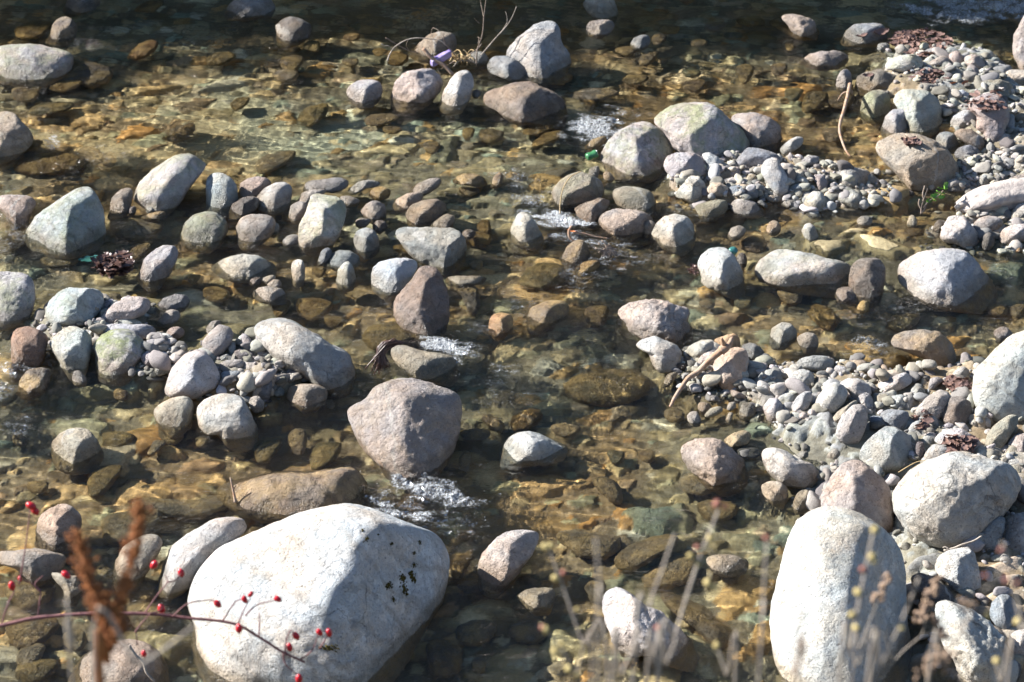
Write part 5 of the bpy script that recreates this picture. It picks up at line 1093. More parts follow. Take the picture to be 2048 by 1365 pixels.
# ---- driftwood log, sticks and twigs
def log():
    ax = curve(pl('13', [(1455, 325), (1560, 295), (1700, 262), (1850, 240), (2090, 228)], [.0, .03, .04, .045, .05]), 14)
    an = np.linspace(0, 2 * math.pi, 28, endpoint=False); V = []
    for i, c in enumerate(ax):
        t = i / (len(ax) - 1); r = .030 + .062 * min(1, t * 2.2); r *= 1 - max(0, t - .97) * 9
        rad = r * (1 + .10 * np.sin(2 * an + t * 5) + .08 * np.sin(5 * an + t * 2) + .05 * np.sin(11 * an + 2 * t))
        V.append(c + np.stack([0 * an, np.cos(an) * rad * 1.15, np.sin(an) * rad * .8], 1))
    V = np.concatenate(V); V = V + .010 * np.stack([fbm(V * [7, 30, 30] + k * 9, 3, 70 + k) for k in range(3)], 1)
    n = len(ax); F = [(i * 28 + j, i * 28 + (j + 1) % 28, (i + 1) * 28 + (j + 1) % 28, (i + 1) * 28 + j) for i in range(n - 1) for j in range(28)]
    org = np.array([*V.mean(0)[:2], V[:, 2].min()])
    o = mesh_np('driftwood_log', V - org, F, LOGM, True, None, org); tag(o, 'bleached driftwood log lying in the shallows, cut by the right edge', 'driftwood')
    # a split limb along the front of the log and a knot
    off = np.array(o.location[:]); b = MB()
    b.tube(curve(pl('13', [(1452, 330), (1520, 292), (1640, 275), (1800, 272)], [.02, .045, .05, .05]), 6, .006, 3) - off, np.linspace(.012, .030, 19), 9); b.v = [v + off for v in b.v]
    b.build('split_limb', LOGM, o)
log()
def stick(name, label, cat, pts, r, mat, extra=(), wob=.004, seed=1, group=None):
    c = curve(pts, 6, wob, seed); b = MB(); b.tube(c, np.linspace(r[0], r[1], len(c)), 8)
    for e, er in extra:
        q = curve(e, 5, wob, seed + 3); b.tube(q, np.linspace(er[0], er[1], len(q)), 6)
    return tag(b.build(name, mat, None, np.array([c[:, 0].mean(), c[:, 1].mean(), c[:, 2].min()])), label, cat, group)
zst = [.0, .01, .02, .03, .045, .06, .11, .15, .17]
P = pl('22', [(1212, 585), (1228, 560), (1252, 510), (1312, 420), (1352, 368), (1422, 318), (1502, 240), (1590, 168), (1628, 125)], zst)
stick('driftwood_stick', 'crooked driftwood stick with a reddish wet end propped against the peach egg boulder', 'stick', P, (.006, .017), REDW,
      [(pl('22', [(1628, 125), (1620, 95), (1606, 62)], [.17, .20, .23]), (.014, .004)), (pl('22', [(1600, 160), (1660, 120), (1690, 60)], [.16, .18, .2]), (.022, .008))])
stick('hooked_branch', 'thin bent branch dangling in the water below the round stone at the upper right', 'branch', pl('03', [(652, 640), (640, 700), (612, 815), (582, 915), (572, 985), (590, 1060), (622, 1140), (660, 1195)], [.10, .10, .09, .07, .05, .03, .01, -.01]), (.011, .005), REDW,
      [(pl('03', [(640, 700), (600, 710), (560, 760)], [.1, .09, .05]), (.006, .003)), (pl('03', [(650, 680), (665, 690), (668, 720)], [.1, .09, .08]), (.006, .003))])
stick('rusty_twig', 'short rusty twig sticking up at the left end of the low algae-edged boulder', 'twig', up('20', [(1785, 1310), (1778, 1260), (1765, 1190), (1748, 1120)], (1785, 1310)), (.007, .003), REDW, [(up('20', [(1770, 1210), (1790, 1180)], (1785, 1310)), (.004, .002))])
stick('grass_stalk', 'single dry straw-coloured stalk bent over the streaked greenish slab', 'stalk', up('12', [(380, 375), (380, 290), (402, 185), (462, 92), (545, 48)], (380, 375)), (.003, .0025), STRAW)
stick('bare_twig', 'pale bare twig resting on top of the white cube-like block', 'twig', up('33', [(1365, 365), (1440, 345), (1500, 320), (1590, 295), (1650, 258)], (1440, 380), .1), (.005, .003), PALEW, [(up('33', [(1400, 355), (1375, 340), (1355, 345)], (1440, 380), .1), (.004, .002))])
stick('dry_grass_blade', 'two thin dry grass blades arching between the grey-brown boulder and the oval pitted giant', 'grass', up('23', [(1020, 1080), (1080, 1040), (1150, 1005), (1235, 990)], (1060, 1140), .1), (.002, .0015), STRAW, [(up('23', [(1040, 1150), (1080, 1090), (1140, 1040), (1220, 1000)], (1060, 1140), .1), (.002, .0015))])
stick('white_twig', 'thin white twig lying over the speckled boulder at the bottom edge', 'twig', up('30', [(980, 1085), (1030, 1160), (1085, 1215), (1110, 1290), (1170, 1360)], (1000, 1400), .12), (.0055, .004), PALEW)

def twig_pile():
    base = pl('01', [(1560, 470)])[0]
    t = thing('dead_branch', 'tangled bare dead branch with long upright twigs caught behind the row of three stones', 'branch', base)
    bs = (1560, 500)
    tw = [([(1005, 465), (1022, 415), (1060, 360), (1130, 312), (1200, 293), (1290, 290), (1400, 310), (1480, 370), (1540, 430)], .0065), ([(990, 290), (1080, 340), (1170, 386), (1230, 400)], .005),
          ([(1680, 495), (1688, 380), (1722, 270), (1736, 130), (1756, -30)], .0065), ([(1715, 420), (1800, 320), (1880, 230), (1940, 150), (1985, 50)], .0055), ([(1410, 545), (1500, 480), (1600, 430), (1690, 370), (1720, 335)], .009),
          ([(1560, 470), (1500, 400), (1440, 330), (1425, 260)], .005), ([(955, 335), (985, 352), (1012, 352), (1040, 372)], .004), ([(1160, 310), (1150, 350), (1165, 375)], .003), ([(1385, 540), (1400, 570), (1412, 605)], .004), ([(1500, 520), (1540, 470), (1600, 460), (1680, 480)], .006),
          ([(1735, 130), (1720, 60), (1708, 5)], .003), ([(1700, 180), (1680, 160), (1665, 140)], .003), ([(1880, 230), (1910, 160), (1900, 90)], .003), ([(1690, 330), (1700, 290), (1686, 285)], .003), ([(1335, 255), (1350, 215), (1400, 235)], .003)]
    for k, (p, r) in enumerate(tw):
        c = curve(up('01', p, bs, 0, [.0, .15, -.1][k % 3]), 6, .006, k); b = MB(); b.tube(c, np.linspace(r * .7, r * .3, len(c)), 6); b.build('twig', TWIG if k % 3 else PALEW, t)
    b = MB()
    for k in range(46):
        x, y = rng.normal(1555, 55), rng.normal(445, 18); a = rng.normal(0, 1.2); L = rng.uniform(25, 75)
        c = curve(up('01', [(x, y), (x + L * .5 * math.sin(a), y - L * .45), (x + L * math.sin(a), y - L * .6 * math.cos(a))], bs, 0, rng.normal(0, .1)), 3); b.tube(c, .0022, 4)
    b.build('dry_grass', STRAW, t)
    stick('peeled_stick', 'straight peeled brown stick slanting in front of the brown rock behind the twigs', 'stick', up('01', [(1275, 368), (1340, 440), (1430, 497), (1502, 570)], (1500, 575)), (.012, .011), REDW)
twig_pile()

# ---- leaves
def leaf_geo(b, c, size, rot, tilt, curl, seed):
    n = 6; u = np.linspace(-1, 1, 9); V = []; F = []
    for i, a in enumerate(u):
        w = .42 * (1 - a * a) ** .7 * (1 + .25 * math.sin(a * 9 + seed)) + .01
        for j in range(5):
            s = (j - 2) / 2; V.append((a, s * w, curl * (a * a) * .5 + .30 * curl * s * s - .06 * math.sin(a * 7 + s * 3 + seed)))
    for i in range(8):
        for j in range(4):
            q = i * 5 + j; F += [(q, q + 1, q + 6), (q, q + 6, q + 5)]
    V = np.array(V) * size; ct, st = math.cos(tilt), math.sin(tilt); V = np.stack([V[:, 0], V[:, 1] * ct - V[:, 2] * st, V[:, 1] * st + V[:, 2] * ct], 1)
    cr, sr = math.cos(rot), math.sin(rot); V = np.stack([V[:, 0] * cr - V[:, 1] * sr, V[:, 0] * sr + V[:, 1] * cr, V[:, 2]], 1)
    b.add(V + c, F)
def top_z(px, py):
    """height of what lies under a pixel: the nearest stone hit, else the bed"""
    best = None
    for s in stones:
        if s['kind'] == 's' or abs(s['px'][0] - px) > s['big'] * 2.6 or abs(s['px'][1] - py) > s['big'] * 2.6: continue
        l, n = hit(s, px, py)
        if l is not None and (best is None or (l - Vector(EYE)).length < (best - Vector(EYE)).length): best = l
    if best is None:
        g, _ = on_plane(px, py, 0.01); z = max(.004, float(ground_z(g[0], g[1]))); best = Vector(on_plane(px, py, z)[0])
    return np.array(best)
def litter(label, tile, cx, cy, rx, ry, n, size, mat, name='leaf_litter', lift=.02):
    b = MB()
    for k in range(n):
        a = rng.uniform(0, 6.28); r = math.sqrt(rng.uniform(0, 1)); px, py = gp(tile, cx + math.cos(a) * r * rx, cy + math.sin(a) * r * ry)
        c = top_z(px, py) + [0, 0, .006 + rng.uniform(0, lift)]
        leaf_geo(b, c, size * rng.uniform(.6, 1.3), rng.uniform(0, 6.28), rng.normal(0, .42), rng.uniform(-.3, .5), k)
    o = b.build(name, mat, None, np.concatenate(b.v).mean(0)); tag(o, label, 'dead leaves'); o['kind'] = 'stuff'; return o
litter('heap of brown dead leaves washed up at the head of the upper right gravel bar', '03', 1190, 340, 220, 95, 190, .032, LEAFM)
litter('scatter of dead leaves between the dark flat rock and the leaf-strewn rough boulder', '03', 1250, 600, 150, 55, 60, .024, LEAFM)
litter('dead leaves stuck on the crown of the leaf-strewn rough boulder', '03', 1680, 790, 150, 95, 44, .024, LEAFM)
litter('tuft of dead leaves on the crown of the broad brown boulder', '03', 1110, 1095, 55, 35, 14, .035, LEAFM)
litter('brown dead leaves wedged beside the huge white boulder at the right edge', '23', 1460, 430, 90, 55, 50, .028, LEAFM)
litter('dead leaves draped over the leaf-covered mound stone', '23', 1480, 880, 120, 50, 46, .030, LEAFM)
litter('dead leaves lying between the pinkish cylinder stone and the mound stone', '23', 1195, 705, 55, 70, 26, .024, LEAFM)
litter('clump of dark wet leaves caught in the current beside the tilted grey-brown stone', '10', 870, 790, 125, 60, 110, .040, WETL, 'leaf_clump', .05)
litter('tuft of reddish wet weed at the left foot of the white and pink peaked boulder', '12', 1393, 815, 34, 30, 40, .014, WETL, 'water_weed', .02)
def leaf(label, tile, x, y, size, mat):
    b = MB(); c = top_z(*gp(tile, x, y)) + [0, 0, .012]; leaf_geo(b, c, size, rng.uniform(0, 6), rng.normal(.2, .3), .5, int(x)); tag(b.build('dead_leaf', mat, None, c), label, 'leaf', 'single dead leaves')
leaf('bright orange leaf at the lower edge of the leaf heap beside the yellowish oval boulder', '03', 1130, 555, .040, LEAFO)
leaf('orange leaf on the gravel just above the leaf-strewn rough boulder', '03', 1450, 650, .036, LEAFO)
leaf('reddish curled leaf right of the orange leaf above the leaf-strewn rough boulder', '03', 1520, 650, .030, LEAFO)
leaf('reddish brown leaf lying flat on the left face of the dark flat rock', '03', 785, 590, .035, LEAFM)
leaf('orange leaf beside the huge white boulder at the right edge', '23', 1455, 400, .036, LEAFO)
leaf('red leaf caught under the bent root in the central riffle', '12', 468, 525, .026, LEAFO)
leaf('brown leaf stain lying left on the flat-topped pale slab', '03', 740, 292, .045, LEAFM)
leaf('large dark leaf draped over the right end of the flat-topped pale slab', '03', 880, 262, .055, LEAFM)

# ---- weed strands over the wedge rock, bent root and debris in the riffle
def strands(name, label, cat, mat, gen, n, r):
    b = MB()
    for k in range(n): b.tube(curve(gen(k), 5, .004, k), r, 5)
    return tag(b.build(name, mat, None, np.concatenate(b.v).mean(0)), label, cat)
strands('water_weed', 'dark red strands of weed wrapped over the left end of the wedge rock', 'weed', WETL,
        lambda k: up('21', [(1085 + rng.normal(0, 30), 95 + rng.normal(0, 10)), (1000 + rng.normal(0, 25), 110 + rng.normal(0, 14)), (960 + rng.normal(0, 20), 170 + rng.normal(0, 12)), (945 + rng.normal(0, 34), 262 + rng.normal(0, 28))], (1000, 270), .02, 0) - FWD * (.05 + .03 * rng.random()), 60, .0026)
strands('root_tangle', 'tangle of thin reddish roots snagged in the foam of the central riffle', 'roots', TWIG,
        lambda k: up('12', [(740 + rng.normal(0, 60), 640 + rng.normal(0, 35)), (740 + rng.normal(0, 20), 640 + rng.normal(0, 18)), (760 + rng.normal(0, 40), 690 + rng.normal(0, 25))], (740, 690), .0, 0), 16, .004)
stick('bent_root', 'bent root looping out of the water above the mossy stone in the central riffle', 'root', up('12', [(470, 465), (450, 500), (455, 545), (490, 575), (560, 605), (620, 640)], (560, 620)), (.006, .008), REDW, [(up('12', [(480, 515), (560, 520), (640, 545), (750, 560)], (560, 620)), (.005, .003))])

# ---- rubbish
def rubbish():
    m = simple('purple_plastic', (.20, .15, .36), (.38, .32, .54), .3, 25, .3, .003, .5); v, f = ico(4)
    w = np.sign(v) * abs(v) ** .35 * [.062, .020, .022]; w = w + .005 * np.stack([fbm(w * 45 + k * 9, 2, k) for k in range(3)], 1)
    t = R(24); w = np.stack([w[:, 0] * math.cos(t) - w[:, 1] * math.sin(t), w[:, 0] * math.sin(t) + w[:, 1] * math.cos(t), w[:, 2] + .35 * w[:, 0]], 1)
    c = up('01', [(1410, 443)], (1450, 560))[0]
    tag(mesh_np('plastic_wrapper', w, f, m, True, None, c), 'small purple plastic wrapper caught in the twigs near the top', 'wrapper')
    def cyl(prof, ax, c, mat, name, label, cat):
        an = np.linspace(0, 2 * math.pi, 20, endpoint=False); ax = np.array(ax) / np.linalg.norm(ax); a = np.cross(ax, [0, .3, 1]); a /= np.linalg.norm(a); b = np.cross(ax, a)
        V = np.concatenate([c * 0 + h * ax + r * (np.cos(an)[:, None] * a + np.sin(an)[:, None] * b * .82) for r, h in prof]); V = V + .0018 * fbm(V * 60, 2, 4)[:, None]
        F = [(i * 20 + j, i * 20 + (j + 1) % 20, (i + 1) * 20 + (j + 1) % 20, (i + 1) * 20 + j) for i in range(len(prof) - 1) for j in range(20)]
        return tag(mesh_np(name, V, F, mat, True, None, c), label, cat)
    g = simple('green_can_paint', (.03, .14, .05), (.07, .22, .10), .25, 30, .2, .002, .6); al = simple('bare_metal', (.55, .56, .56), (.4, .4, .4), .3, 40, .2, .002, .6, Metallic=.8)
    can = cyl([(.0, -.030), (.022, -.030), (.026, -.026), (.027, -.012), (.023, .002), (.027, .015), (.027, .026), (.022, .030)], (.9, .3, .25), pl('02', [(620, 1180)], .015)[0], g, 'crushed_can', 'small crushed green can lying in the shallows left of the pale wedge boulder', 'can')
    b = MB(); b.blob(np.array(can.location[:]) + np.array([.9, .3, .25]) * .031, (.021, .018, .004), 3, (.9, .3, .25), .03); b.build('can_top', al, can)
    tl = simple('teal_plastic', (.04, .15, .14), (.07, .24, .21), .3, 30, .1, .001, .5)
    cyl([(.0, .014), (.020, .014), (.024, .011), (.025, .0), (.025, -.012), (.022, -.012), (.021, .006), (.0, .007)], (.35, -.25, .9), up('12', [(1690, 655)], (1690, 690))[0], tl, 'bottle_cap', 'teal bottle cap lodged behind the peak of the white and pink boulder', 'bottle cap')
    b = MB(); leaf_geo(b, pl('10', [(680, 722)], -.01)[0], .055, .3, .2, .3, 3); tag(b.build('plastic_scrap', tl, None, pl('10', [(680, 722)], -.01)[0]), 'flat scrap of teal plastic just under the water above the dark leaf clump', 'plastic scrap')
rubbish()

# ---- green sprig in the shallows at the right
def sprig():
    base = pl('13', [(1200, 380)])[0]; t = thing('green_sprig', 'small sprig with bright green leaves growing beside the driftwood log', 'plant', base)
    bs = (1200, 375)
    for k, p in enumerate([[(1190, 375), (1195, 320), (1215, 250), (1240, 180)], [(1205, 330), (1260, 270), (1330, 230), (1375, 170)], [(1200, 350), (1175, 300), (1180, 260)], [(1215, 260), (1205, 220), (1220, 160)], [(1190, 370), (1215, 340), (1235, 290)]]):
        c = curve(up('13', p, bs), 5, .003, k); b = MB(); b.tube(c, .004, 6); b.build('stem', TWIG, t)
    for k, (x, y, s, r, ti) in enumerate([(1370, 165, .040, 1.2, 1.0), (1300, 235, .030, .2, .9), (1335, 215, .026, 2.4, .8), (1250, 272, .026, .8, .8), (1280, 265, .024, 2.0, .9), (1345, 245, .022, .4, 1.1), (1355, 185, .026, 2.9, .7)]):
        b = MB(); leaf_geo(b, up('13', [(x, y)], bs)[0], s, r, ti, .4, k); b.build('leaf', GREEN, t)
sprig()

# ---- moss cushions on the giant white boulder
def moss_on(nick, spots):
    s = stone_at(nick); o = s['o']
    for tile, x, y, rx, ry in spots:
        px, py = gp(tile, x, y); l, n = hit(s, px, py)
        if l is None: continue
        m = (l - Vector(EYE)).dot(Vector(FWD)) / FPX * TS; b = MB(); l = np.array(l); n = np.array(n)
        a = np.cross(n, [0, 0, 1.0]); a /= np.linalg.norm(a) + 1e-6; c = np.cross(n, a)
        for k in range(46):
            u, w = rng.normal(0, .48, 2); rad = rng.uniform(.10, .30) * (1.2 - .5 * min(1, math.hypot(u, w)))
            b.blob(l + a * u * rx * m + c * w * ry * m, (rx * m * rad, ry * m * rad, min(rx, ry) * m * .30), 1, n, .4, k)
        b.build('moss_tuft', MOSS, o)
moss_on('giant white boulder', [('31', 815, 215, 22, 10), ('31', 850, 277, 34, 12), ('31', 935, 245, 14, 8), ('31', 1035, 315, 26, 12), ('31', 1250, 305, 20, 18), ('31', 1208, 388, 20, 14), ('31', 1205, 480, 24, 20), ('31', 1120, 575, 28, 44), ('31', 1135, 660, 28, 50),
                              ('31', 1010, 635, 36, 26), ('31', 1050, 735, 22, 30), ('31', 560, 1105, 80, 26), ('31', 1190, 560, 30, 60)])

# ---- plants on the near bank, in front of the stream
STEM = simple('dry_stem', (.37, .32, .26), (.24, .20, .165), .85, 50, .3, .002)
ROSEB = simple('rose_bark', (.13, .055, .06), (.20, .09, .085), .7, 60, .3, .002)
HIP = simple('rose_hip_skin', (.52, .018, .030), (.42, .012, .02), .25, 60, .05, .001, .5)
HIPT = simple('hip_tip', (.05, .03, .025), (.09, .05, .04), .9, 60, .3, .002)
DOCK = simple('dock_seed', (.33, .125, .035), (.20, .07, .025), .8, 70, .4, .003)
BUDY = simple('yellow_bud', (.50, .40, .17), (.36, .28, .11), .55, 60, .2, .002)
BUDR = simple('red_bud', (.30, .12, .08), (.22, .09, .07), .55, 60, .2, .002)
SEEDB = simple('brown_seed', (.34, .24, .16), (.22, .15, .11), .85, 70, .4, .003)
def foot(p):
    """where a stem that leaves the picture at p stands on the near bank"""
    y = p[1] - .12; return np.array([p[0], y, bank_z(p[0], y)])
def rose():
    D = 5.0
    def a(pts, dz=0.0): pts = np.asarray(pts, float); return at_depth(pts[:, 0], pts[:, 1], np.full(len(pts), D) + dz)
    main = a([(-70, 1270), (0, 1252), (75, 1236), (160, 1229), (300, 1228), (380, 1237), (470, 1249), (520, 1276), (560, 1302), (610, 1325)])
    root = np.array([main[0][0] - .25, main[0][1] - .75, bank_z(0, main[0][1] - .75)])
    t = thing('rose_hip_branch', 'arching dog rose branch with red hips reaching in from the lower left', 'rose branch', root)
    b = MB(); cc = curve(np.vstack([[root, root * .55 + main[0] * .45 + np.array([-.1, 0, .25])], main]), 8, .003, 4); b.tube(cc, np.linspace(.0062, .0028, len(cc)), 8)
    for k in range(4, len(cc) - 3, 3): b.tube([cc[k], cc[k] + np.array([rng.normal(0, .004), 0, .009])], [.0018, .0003], 5)
    b.build('main_stem', ROSEB, t)
    tw = [[(288, 1229), (312, 1195), (335, 1165), (330, 1150)], [(2, 1250), (15, 1210), (28, 1184), (26, 1172)], [(75, 1236), (80, 1200), (80, 1180), (58, 1165), (40, 1160)], [(80, 1185), (70, 1168), (86, 1152)], [(38, 1170), (44, 1140), (55, 1070), (60, 1020)],
          [(270, 1265), (285, 1245), (300, 1228)], [(272, 1262), (275, 1290)], [(476, 1248), (490, 1216), (502, 1196)], [(445, 1242), (470, 1205), (490, 1198)], [(490, 1232), (515, 1210), (555, 1200)], [(345, 1233), (376, 1207), (420, 1200), (434, 1206)], [(518, 1275), (519, 1240), (518, 1225)],
          [(572, 1312), (570, 1290), (580, 1262), (590, 1270)], [(600, 1320), (625, 1300), (638, 1265)], [(638, 1300), (655, 1272), (657, 1264)], [(566, 1306), (572, 1330), (598, 1352)], [(300, 1228), (320, 1222), (324, 1212)], [(335, 1165), (352, 1160), (362, 1148)]]
    for k, p in enumerate(tw):
        c = curve(a(p, .02 * math.sin(k)), 5, .002, k); b = MB(); b.tube(c, np.linspace(.0022, .0012, len(c)), 5); b.build('twig', ROSEB, t)
    hips = [(62, 1012, 14, 1.2), (70, 1022, 13, .6), (40, 1158, 8, .2), (24, 1172, 13, .1), (132, 1150, 13, .9), (308, 1130, 13, -.6), (362, 1146, 12, .2), (323, 1218, 14, .15), (435, 1208, 12, .8), (489, 1199, 11, .5), (501, 1189, 9, -.6), (478, 1257, 13, 0), (555, 1198, 11, 1.1),
            (579, 1295, 12, .2), (592, 1272, 12, .6), (639, 1265, 11, .6), (658, 1266, 12, .2), (598, 1358, 13, 0), (288, 1308, 10, .2)]
    for k, (x, y, r, ti) in enumerate(hips):
        m = D / FPX; r = r * .8; c = a([(x, y)], .02 * math.sin(k))[0]; ax = np.array([math.sin(ti), -.25, -math.cos(ti)]); b = MB()
        b.blob(c, (r * .68 * m, r * .68 * m, r * .98 * m), 3, ax, .05, k); h = b.build('rose_hip', HIP, t)
        h2 = MB(); ax = ax / np.linalg.norm(ax); h2.blob(c + ax * r * m * .98, (r * .2 * m, r * .2 * m, r * .16 * m), 2, ax, .4, k); q = h2.build('hip_tip', HIPT, None, c)
        q.parent = h; q.location = (0, 0, 0); off = c - np.array(t.location[:]); q.data.transform(__import__('mathutils').Matrix.Translation(Vector(off)))
rose()
def spike(t, pts, D, n, spread, mat, name, size, seed):
    """seed spike: many small papery blobs round an axis"""
    r_ = np.random.default_rng(seed); c = curve(at_depth(*np.asarray(pts, float).T, np.full(len(pts), D)), 12); b = MB(); m = D / FPX
    for k in range(n):
        u = r_.uniform(0, 1); q = c[int(u * (len(c) - 1))]; env = spread * (.45 + .55 * abs(math.sin(u * 9 + seed))) * m
        b.blob(q + r_.normal(0, .5, 3) * env, np.array([1, .8, .55]) * size * m * r_.uniform(.6, 1.2), 1, r_.normal(0, 1, 3), .3, k)
    return b.build(name, mat, t)
def dock():
    D = 2.75; st = at_depth(np.array([212, 214, 205.]), np.array([1240, 1330, 1420.]), np.full(3, D)); root = foot(st[-1] + [.0, -.1, 0])
    t = thing('dock_plant', 'blurred rust-brown dock stalk with two dense seed spikes at the lower left', 'dock plant', root)
    c = curve(np.vstack([root, st[::-1]]), 6, .004, 2); b = MB(); b.tube(c, np.linspace(.006, .004, len(c)), 7); b.build('stalk', DOCK, t)
    spike(t, [(278, 1010), (282, 1040), (270, 1085), (262, 1130), (245, 1190), (232, 1250)], D, 620, 17, DOCK, 'seed_spike', 5, 1)
    spike(t, [(152, 1070), (165, 1110), (175, 1150), (195, 1205), (215, 1260), (210, 1300)], D, 700, 21, DOCK, 'seed_spike', 5, 2)
    spike(t, [(190, 1180), (225, 1230), (240, 1260), (205, 1290)], D, 420, 25, DOCK, 'seed_spike', 5, 3)
dock()
def stem(label, pts, D, r, buds=(), seeds=(), mat=None, side=(), D1=None):
    r *= .40
    pts = np.asarray(pts, float); dep = np.linspace(D, D1 or D, len(pts)); P = at_depth(pts[:, 0], pts[:, 1], dep)
    root = foot(P[0]); t = thing('dried_plant', label, 'dried plant', root, 'dried plants on the near bank')
    c = curve(np.vstack([root, P]), 6, .003, int(pts[0, 0])); b = MB(); b.tube(c, np.linspace(r * 1.15, r * .75, len(c)), 7); b.build('stalk', mat or STEM, t)
    for s_ in side:
        q = np.asarray(s_, float); q = curve(at_depth(q[:, 0], q[:, 1], np.full(len(q), D)), 5, .002, int(q[0, 0])); b = MB(); b.tube(q, np.linspace(r * .6, r * .35, len(q)), 6); b.build('side_shoot', mat or STEM, t)
    for k, (x, y, col, s) in enumerate(buds):
        m = D / FPX; s = s * .72; b = MB(); b.blob(at_depth(np.array(x), np.array(y), np.array(D)), (s * m, s * m, s * 1.25 * m), 2, rng.normal(0, 1, 3), .12, k); b.build('bud', BUDY if col == 'y' else BUDR, t)
    for k, (p, n, sp) in enumerate(seeds): spike(t, p, D, n, sp, SEEDB, 'seed_head', 6.5, k + int(pts[0, 0]))
    return t
Y, Rd = 'y', 'r'
stem('leftmost tall dry stem at bottom centre with two yellow buds at its tip', [(1215, 1400), (1165, 1285), (1128, 1180), (1098, 1098)], 2.9, .0046, [(1091, 1094, Y, 10), (1102, 1092, Y, 9), (1111, 1157, Y, 10), (1127, 1146, Rd, 8), (1154, 1219, Y, 7)])
stem('short dry stem lined with paired yellow buds at the bottom centre', [(1182, 1410), (1150, 1350), (1120, 1295), (1093, 1262)], 2.8, .0030, [(1092, 1260, Y, 10), (1085, 1256, Rd, 8), (1124, 1288, Y, 10), (1109, 1302, Y, 9), (1137, 1338, Y, 10), (1153, 1349, Y, 9)])
stem('thick pale dry stem without buds crossing in front of the jagged white rock', [(1222, 1410), (1240, 1355), (1262, 1305), (1284, 1258)], 2.6, .0058, side=[[(1262, 1305), (1290, 1290), (1288, 1278), (1272, 1270)]])
stem('slanting grey dry stem fading out above the jagged white rock', [(1262, 1400), (1298, 1215), (1325, 1140), (1350, 1068)], 2.6, .0052)
stem('tall dry stem with a rust-red tip and yellow buds, tallest at bottom centre', [(1312, 1420), (1352, 1270), (1395, 1130), (1437, 1018)], 2.75, .0058, [(1434, 1008, Rd, 12), (1450, 1014, Rd, 8), (1420, 1076, Y, 10), (1394, 1096, Rd, 9), (1381, 1112, Y, 9), (1396, 1128, Y, 7)])
stem('pair stem right of the jagged white rock with one orange bud at its top', [(1468, 1410), (1452, 1350), (1434, 1293)], 2.8, .0048, [(1433, 1291, Y, 9), (1415, 1166, Y, 10), (1428, 1175, Y, 9)])
stem('grey dry stem in front of the right end of the jagged white rock', [(1290, 1420), (1305, 1330), (1316, 1258)], 2.7, .0050, [(1315, 1256, Rd, 8)])
stem('pale dry stem bending right at the bottom centre edge', [(1310, 1410), (1330, 1330), (1352, 1275)], 2.6, .0052)
stem('thin reddish dry stem just left of the tall standing boulder', [(1515, 1400), (1524, 1240), (1534, 1080)], 2.5, .0042, [(1532, 1076, Rd, 8), (1445, 1232, Y, 7)], mat=None)
stem('dry stem with six yellow buds in front of the tall standing boulder', [(1672, 1420), (1700, 1300), (1722, 1180), (1748, 1058)], 2.6, .0052, [(1750, 1060, Y, 11), (1744, 1113, Y, 10), (1748, 1122, Y, 8), (1727, 1140, Rd, 10), (1716, 1185, Y, 11), (1704, 1230, Y, 10), (1712, 1256, Y, 10)])
stem('dark dry stem leaning left across the foot of the tall standing boulder', [(1742, 1420), (1712, 1330), (1694, 1290)], 2.6, .0045)
stem('long dry stem crossing the dark flank of the tall standing boulder', [(1728, 1420), (1762, 1330), (1800, 1250), (1838, 1155)], 2.6, .0052, [(1803, 1256, Y, 7)])
stem('branching dry stem with brown seed heads at lower right', [(1735, 1400), (1790, 1320), (1843, 1272)], 3.3, .0034, [], [([(1838, 1240), (1852, 1215), (1866, 1180), (1876, 1155)], 60, 14), ([(1860, 1228), (1884, 1262), (1890, 1275)], 26, 12)], side=[[(1843, 1272), (1848, 1255), (1850, 1235)], [(1843, 1272), (1860, 1268), (1880, 1263)]])
stem('dry stem topped with a small brown seed head before the tall standing boulder', [(1700, 1400), (1718, 1300), (1745, 1230), (1760, 1190)], 3.2, .0026, [], [([(1752, 1200), (1764, 1182), (1775, 1150)], 40, 10)])
stem('straight tan dry stem in front of the pitted white corner boulder', [(1848, 1420), (1885, 1330), (1944, 1226)], 2.7, .0050, [], [([(1850, 1345), (1868, 1320), (1885, 1305), (1898, 1330)], 60, 20), ([(1920, 1205), (1950, 1215)], 22, 12)])
stem('dry stem with a single yellow bud near the bottom right corner', [(2008, 1420), (2000, 1365), (1993, 1328)], 2.7, .0048, [(1993, 1322, Y, 10), (1975, 1232, Y, 8), (2035, 1243, Y, 10)])
stem('blurred dark dry stem with orange-red buds at the right edge', [(2062, 1400), (2045, 1260), (2022, 1150), (2005, 1085)], 2.3, .0046, [(2012, 1160, Rd, 9), (2033, 1168, Rd, 8), (2003, 1100, Rd, 8), (1972, 1152, Rd, 7)], side=[[(2012, 1120), (1985, 1165), (1965, 1180)]])
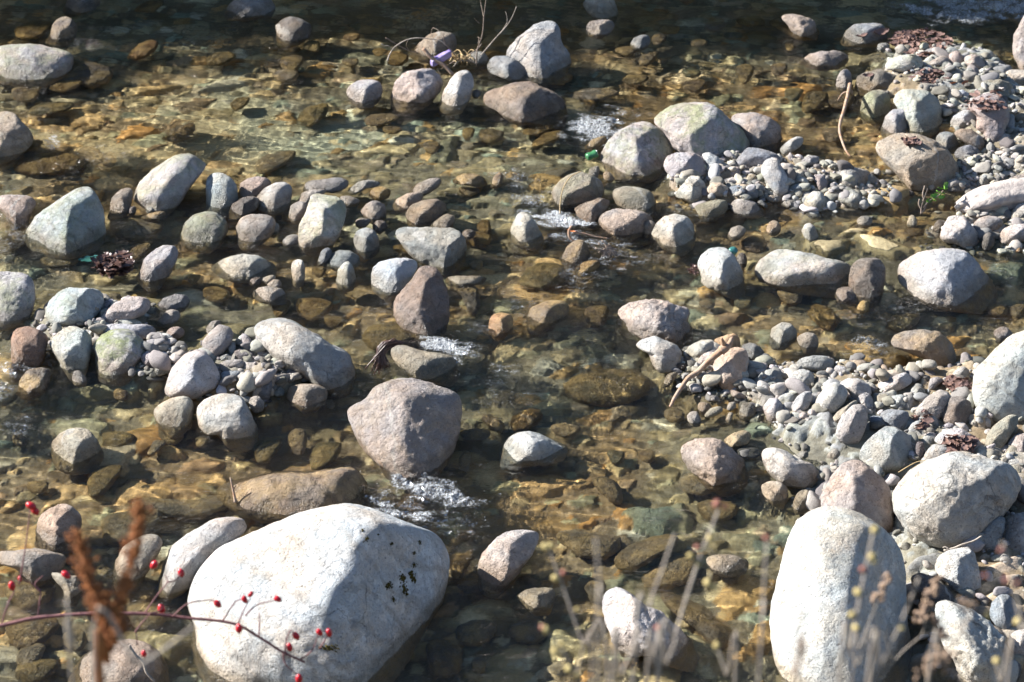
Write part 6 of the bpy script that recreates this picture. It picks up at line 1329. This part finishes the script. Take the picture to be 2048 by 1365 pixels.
stem('pale blurred grass plume at the left foot of the tall standing boulder', [(1588, 1420), (1592, 1350), (1604, 1290)], 2.1, .0042, [], [([(1590, 1350), (1600, 1310), (1610, 1270)], 40, 12)])
stem('pale upright dry stem left of the speckled boulder at the bottom edge', [(152, 1420), (148, 1300), (134, 1195)], 2.5, .0050)
stem('pale dry stem slanting right over the speckled boulder at the bottom edge', [(190, 1390), (280, 1330), (340, 1290), (392, 1250)], 2.4, .0056)
stem('blurred grey stem rising behind the yellow-budded stems at bottom centre', [(1192, 1420), (1200, 1200), (1192, 1075)], 2.2, .0040)
# ------------------------------------------------------------------ light
SUN_E, SUN_A = R(31), R(20)
sdir = Vector((-math.cos(SUN_E) * math.cos(SUN_A), math.cos(SUN_E) * math.sin(SUN_A), math.sin(SUN_E)))
ld = bpy.data.lights.new('sun', 'SUN'); ld.energy = 5.0; ld.angle = R(.5); ld.color = (1, .965, .915)
lo = bpy.data.objects.new('sun', ld); COL.objects.link(lo); lo.rotation_euler = (-sdir).to_track_quat('-Z', 'Y').to_euler(); lo.location = (-20, 10, 20)
wd = bpy.data.worlds.new('World'); sc.world = wd; wd.use_nodes = True; wt = wd.node_tree
bg = wt.nodes['Background']; sky = wt.nodes.new('ShaderNodeTexSky'); sky.sky_type = 'NISHITA'; sky.sun_disc = False
sky.dust_density = .4; sky.ozone_density = 2.5; sky.sun_elevation = SUN_E; sky.sun_rotation = math.atan2(sdir.x, sdir.y)
wt.links.new(sky.outputs[0], bg.inputs[0]); bg.inputs[1].default_value = .066
sc.view_settings.view_transform = 'Standard'; sc.view_settings.look = 'None'; sc.view_settings.gamma = 1; sc.view_settings.exposure = EXPO
sc.cycles.max_bounces = 8; sc.cycles.transparent_max_bounces = 12; sc.cycles.sample_clamp_indirect = 6
sc.cycles.use_denoising = True

# the water bends the sunlight on to the bed
ld.cycles.is_caustics_light = True
WATER.cycles.is_caustics_caster = True
for o in sc.objects:
    if o.type == 'MESH' and o is not WATER: o.cycles.is_caustics_receiver = True
